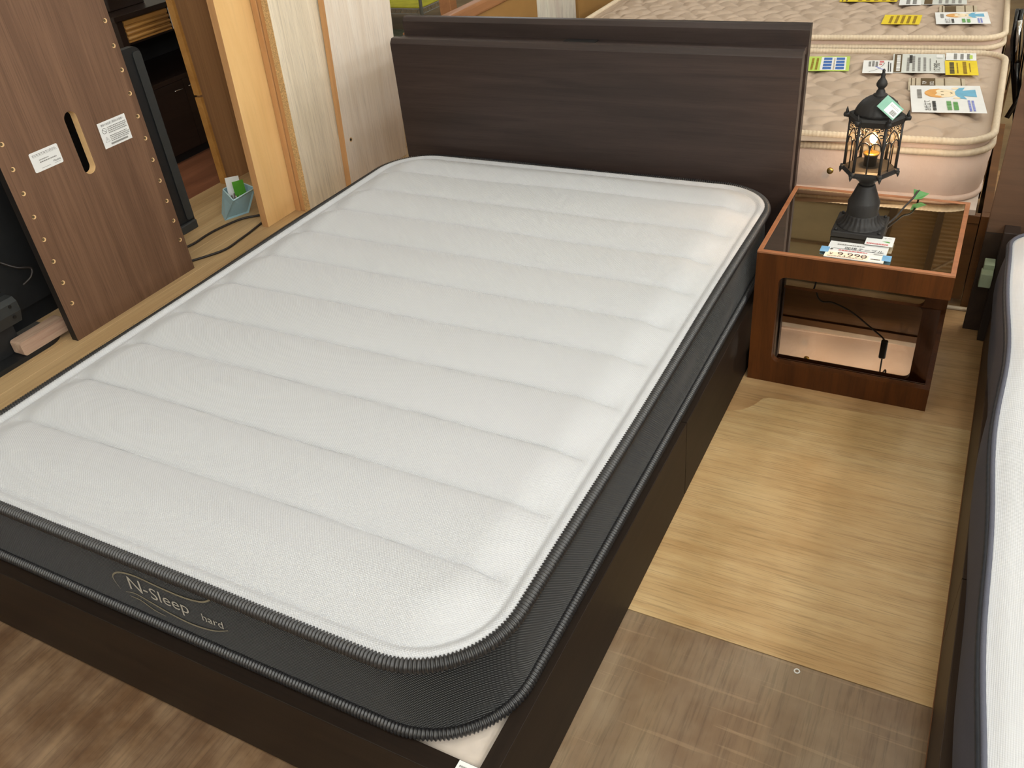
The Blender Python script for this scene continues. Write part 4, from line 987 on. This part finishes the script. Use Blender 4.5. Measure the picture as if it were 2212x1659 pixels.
# upright boards leaning on each other
def board(name, label, mat, x0, x1, y0, y1, h, cat='board', dx=0.0, dy=0.0, edge=None, group=None):
    """upright board on the platform; the top is shifted by dx,dy because it leans"""
    t = thing(name, label, cat, ((x0 + x1) / 2, (y0 + y1) / 2, PZ), group)
    bm = B(); add_box(bm, x0, x1, y0, y1, PZ + .0003, PZ + h, .001, 1)
    for v in bm.verts:
        f = (v.co.z - PZ) / h; v.co.x += dx * f; v.co.y += dy * f
    face = finish(bm, 'panel', mat, t)
    if edge:
        bm = B(); add_box(bm, x0 + .0004, x1 - .0004, y0 - .0012, y0 - .0001, PZ + .0003, PZ + h, 0)
        for v in bm.verts:
            f = (v.co.z - PZ) / h; v.co.x += dx * f; v.co.y += dy * f
        finish(bm, 'edge_band', edge, t)
    return t
HB = 1.75
board('maple_board', 'pale yellow maple shelf board standing nearest the blue bin', MT['maple_z'], -2.205, -2.1705, 1.9435, 2.43, HB, dx=.03, dy=.035, edge=MT['tan_z'])
board('tan_board', 'tan edged board right behind the pale yellow maple board', MT['tan_z'], -2.1690, -2.140, 2.127, 2.62, HB, dx=.035, dy=.04)
board('tan_board', 'thin tan board between the first tan board and the chipboard edge', MT['tan_z'], -2.1388, -2.113, 2.132, 2.62, HB, dx=.037, dy=.04)
board('ash_board', 'whitish ash grain board with a raw chipboard edge', MT['ash_z'], -2.1115, -2.079, 2.127, 2.60, HB, dx=.038, dy=.035, edge=MT['chipboard'])
t = board('ash_board', 'wide whitish ash grain board with orange edge beside the headboard', MT['ash2_z'], -2.0775, -2.046, 2.392, 2.86, HB, dx=.05, dy=.09, edge=MT['tan_z'])
bm = B(); bmesh.ops.create_cone(bm, cap_ends=True, segments=16, radius1=.010, radius2=.010, depth=.001, matrix=Matrix.Translation((-2.0385, 2.446, .264)) @ Matrix.Rotation(PI / 2, 4, 'Y')); finish(bm, 'screw_hole', MT['mdf_pale'], t)
bm = B(); bmesh.ops.create_cone(bm, cap_ends=True, segments=12, radius1=.0065, radius2=.0065, depth=.001, matrix=Matrix.Translation((-2.038, 2.4445, .264)) @ Matrix.Rotation(PI / 2, 4, 'Y')); finish(bm, 'screw_hole', MT['outlet'], t)
t = thing('wood_case', 'brown wooden case side standing behind the blue bin', 'board', (-2.755, 2.6, PZ))
for y0, y1, x1, mname in ((2.3040, 2.3700, -2.740, 'inner_z'), (2.3705, 2.4550, -2.738, 'inner_z'), (2.4555, 2.5000, -2.741, 'inner_z'), (2.5005, 2.5850, -2.737, 'inner_z'), (2.5855, 2.7750, -2.739, 'inner_z'), (2.7755, 3.0, -2.74, 'inner_z')):
    box('stave', MT[mname], t, -2.775, x1, y0, y1, PZ + .0003, 1.7)
box('edge_strip', MT['rib_wood'], t, -2.775, -2.7385, 2.2870, 2.3035, PZ + .0003, .462, .001); box('edge_strip', MT['rib_wood'], t, -2.775, -2.7385, 2.2870, 2.3035, .472, 1.7, .001)

# blue bin with papers and pens
bn = thing('desk_bin', 'light blue tapered bin holding pens and papers on the platform', 'bin', (-2.43, 2.03, PZ))
bq = [(-2.50, 2.0), (-2.424, 1.941), (-2.375, 2.045), (-2.455, 2.10)]; tq = [(-2.491, 2.038), (-2.342, 1.947), (-2.345, 2.094), (-2.482, 2.138)]
def bin_shell(ins, z0, z1, rev):
    bm_v = []
    for q, z in ((bq, z0), (tq, z1)):
        cx_ = sum(p[0] for p in q) / 4; cy_ = sum(p[1] for p in q) / 4
        bm_v.append([bm.verts.new((p[0] + (cx_ - p[0]) * ins, p[1] + (cy_ - p[1]) * ins, z)) for p in q])
    return bm_v
bm = B(); o_ = bin_shell(0, PZ + .0003, .142, 0); i_ = bin_shell(.06, PZ + .004, .142, 1)
for i in range(4):
    j = (i + 1) % 4
    bm.faces.new((o_[0][i], o_[0][j], o_[1][j], o_[1][i])); bm.faces.new((i_[0][j], i_[0][i], i_[1][i], i_[1][j])); bm.faces.new((o_[1][i], o_[1][j], i_[1][j], i_[1][i]))
bm.faces.new(o_[0][::-1]); bm.faces.new(i_[0])
finish(bm, 'bin_body', MT['bin_blue'], bn)
rim = [(p[0] * .97 + .03 * -2.415, p[1] * .97 + .03 * 2.054, .1425) for p in tq]
tube('rim', MT['bin_rim'], bn, [tuple(Vector(rim[i]).lerp(Vector(rim[(i + 1) % 4]), f)) for i in range(4) for f in (.02, .5, .98)], .0028, 6, True)
pc = slab('paper_card', MT['paper_white'], None, (-2.448, 2.02, .066), (.62, .62, .0), (-.05, .12, 1), .06, .135, .001, loc=(-2.43, 2.04, .066))
tag(pc, 'white card standing in the blue bin', 'card')
gc = slab('green_card', MT['green_card'], None, (-2.412, 2.03, .072), (.5, .8, .0), (.0, .0, 1), .05, .115, .001, loc=(-2.40, 2.06, .07))
tag(gc, 'green leaflet standing in the blue bin', 'leaflet')
for k in range(7):
    a = random.uniform(-.018, .018); b = random.uniform(-.018, .018)
    p = tube('pen', MT['pen_dark'] if k % 2 else MT['chrome'], None, [(-2.405 + a, 2.01 + b, .05), (-2.392 + a * 2.2, 2.018 + b * 2.2, .122 + .014 * random.random())], .0035, 7, loc=(-2.405 + a, 2.01 + b, .05))
    tag(p, 'grey pen standing in the blue bin', 'pen', 'pens in the blue bin')
for nm, pts_ in (('upper black cable running from television to the leaning boards', [(-2.40, 1.62, .046), (-2.38, 1.70, .046), (-2.386, 1.79, .046), (-2.380, 1.86, .046), (-2.352, 1.965, .046), (-2.30, 2.02, .046), (-2.255, 2.06, .046), (-2.23, 2.2, .046)]),
                 ('lower black cable running from walnut panel to the maple board', [(-2.31, 1.50, .046), (-2.268, 1.57, .046), (-2.225, 1.64, .046), (-2.198, 1.708, .046), (-2.203, 1.79, .046), (-2.21, 1.86, .046), (-2.224, 1.95, .046), (-2.24, 2.02, .046)])):
    tag(tube('power_cable', MT['cord'], None, smooth_path(pts_, 8), .0048, 7, loc=pts_[0]), nm, 'cable')

# dark sideboard far left
sb = thing('sideboard', 'dark brown sideboard with open bay and two doors far left', 'sideboard', (-3.55, 2.8, 0))
Xf = -3.30
box('top', MT['dark_cab'], sb, -3.78, Xf + .012, 2.40, 3.5, .752, .777, .002)
box('side_panel', MT['dark_cab'], sb, -3.77, Xf, 2.415, 2.452, .0, .7515, .001); box('side_panel', MT['dark_cab'], sb, -3.77, Xf, 3.45, 3.485, .0, .7515, .001)
box('back', MT['dark_cab_in'], sb, -3.775, -3.771, 2.415, 3.485, .02, .7515); box('counter', MT['dark_cab'], sb, -3.77, Xf, 2.4525, 3.4495, .402, .425, .001)
box('bay_lining', MT['dark_cab_in'], sb, -3.77, -3.766, 2.4525, 3.4495, .426, .75)
dw = box('drawer', MT['rib_wood'], sb, -3.72, Xf - .008, 2.458, 2.742, .645, .7475, .001)
for z in (.665, .688, .711): tube('rib', MT['rib_wood'], dw, [(Xf - .006, 2.459, z), (Xf - .006, 2.741, z)], .009, 8)
box('rib', MT['rib_wood'], dw, Xf - .008, Xf - .0005, 2.459, 2.741, .726, .7465, .002); box('rib', MT['rib_wood'], dw, Xf - .008, Xf - .0005, 2.459, 2.741, .645, .654, .002)
box('shelf_rail', MT['dark_cab'], sb, -3.77, Xf - .02, 2.4525, 3.4495, .632, .644)
for y0, y1, yh in ((2.455, 2.70, (2.622, 2.676)), (2.7025, 2.95, (2.722, 2.776)), (2.9525, 3.2, (3.1, 3.16))):
    d = box('door', MT['dark_cab'], sb, Xf - .018, Xf, y0, y1, .05, .4, .001)
    tube('handle', MT['chrome'], d, [(Xf + .012, yh[0], .361), (Xf + .012, yh[1], .359)], .003, 6)
box('plinth', MT['dark_cab_in'], sb, -3.75, Xf - .03, 2.4525, 3.4495, 0, .048)
wpq = box('price_slip', MT['paper_white'], None, Xf + .001, Xf + .0018, 2.744, 2.80, .645, .748, loc=(Xf, 2.77, .645))
tag(wpq, 'white paper slip beside the ribbed sideboard drawer', 'paper')
wpq.data.materials[0] = MT['paper_white']
tag(box('storage_box', MT['dark_cab'], None, -3.70, -3.42, 2.5, 2.72, .7775, .92, .004, loc=(-3.56, 2.6, .7775)), 'dark brown box on top of the dark sideboard', 'box')

# wire rack far behind
rk = thing('wire_rack', 'chrome wire shelf rack with yellow shelf mat far behind headboard', 'rack', (-3.7, 5.4, 0))
RX = (-4.25, -3.275); RYY = (5.0, 5.9)
for x in RX:
    for y in RYY: tube('post', MT['wire'], rk, [(x, y, 0), (x, y, 1.6)], .0125, 8)
for zl in (.20, .62):
    for (a, b) in (((RX[0], RYY[0]), (RX[1], RYY[0])), ((RX[1], RYY[0]), (RX[1], RYY[1])), ((RX[0], RYY[1]), (RX[1], RYY[1])), ((RX[0], RYY[0]), (RX[0], RYY[1]))):
        for dz in (0, .034): tube('shelf_wire', MT['wire'], rk, [(a[0], a[1], zl + dz), (b[0], b[1], zl + dz)], .0035, 6)
        L_ = math.hypot(b[0] - a[0], b[1] - a[1]); nz = int(L_ / .024)
        zig = [(a[0] + (b[0] - a[0]) * i / nz, a[1] + (b[1] - a[1]) * i / nz, zl + (.034 if i % 2 else 0)) for i in range(nz + 1)]
        tube('zigzag_wire', MT['wire'], rk, zig, .002, 5)
tag(box('yellow_mat', MT['yellow_cloth'], None, RX[0] + .02, RX[1] - .012, RYY[0] + .012, RYY[1] - .02, .238, .246, .002, loc=(-3.76, 5.45, .238)), 'yellow mat on the lower shelf of the wire rack', 'mat')
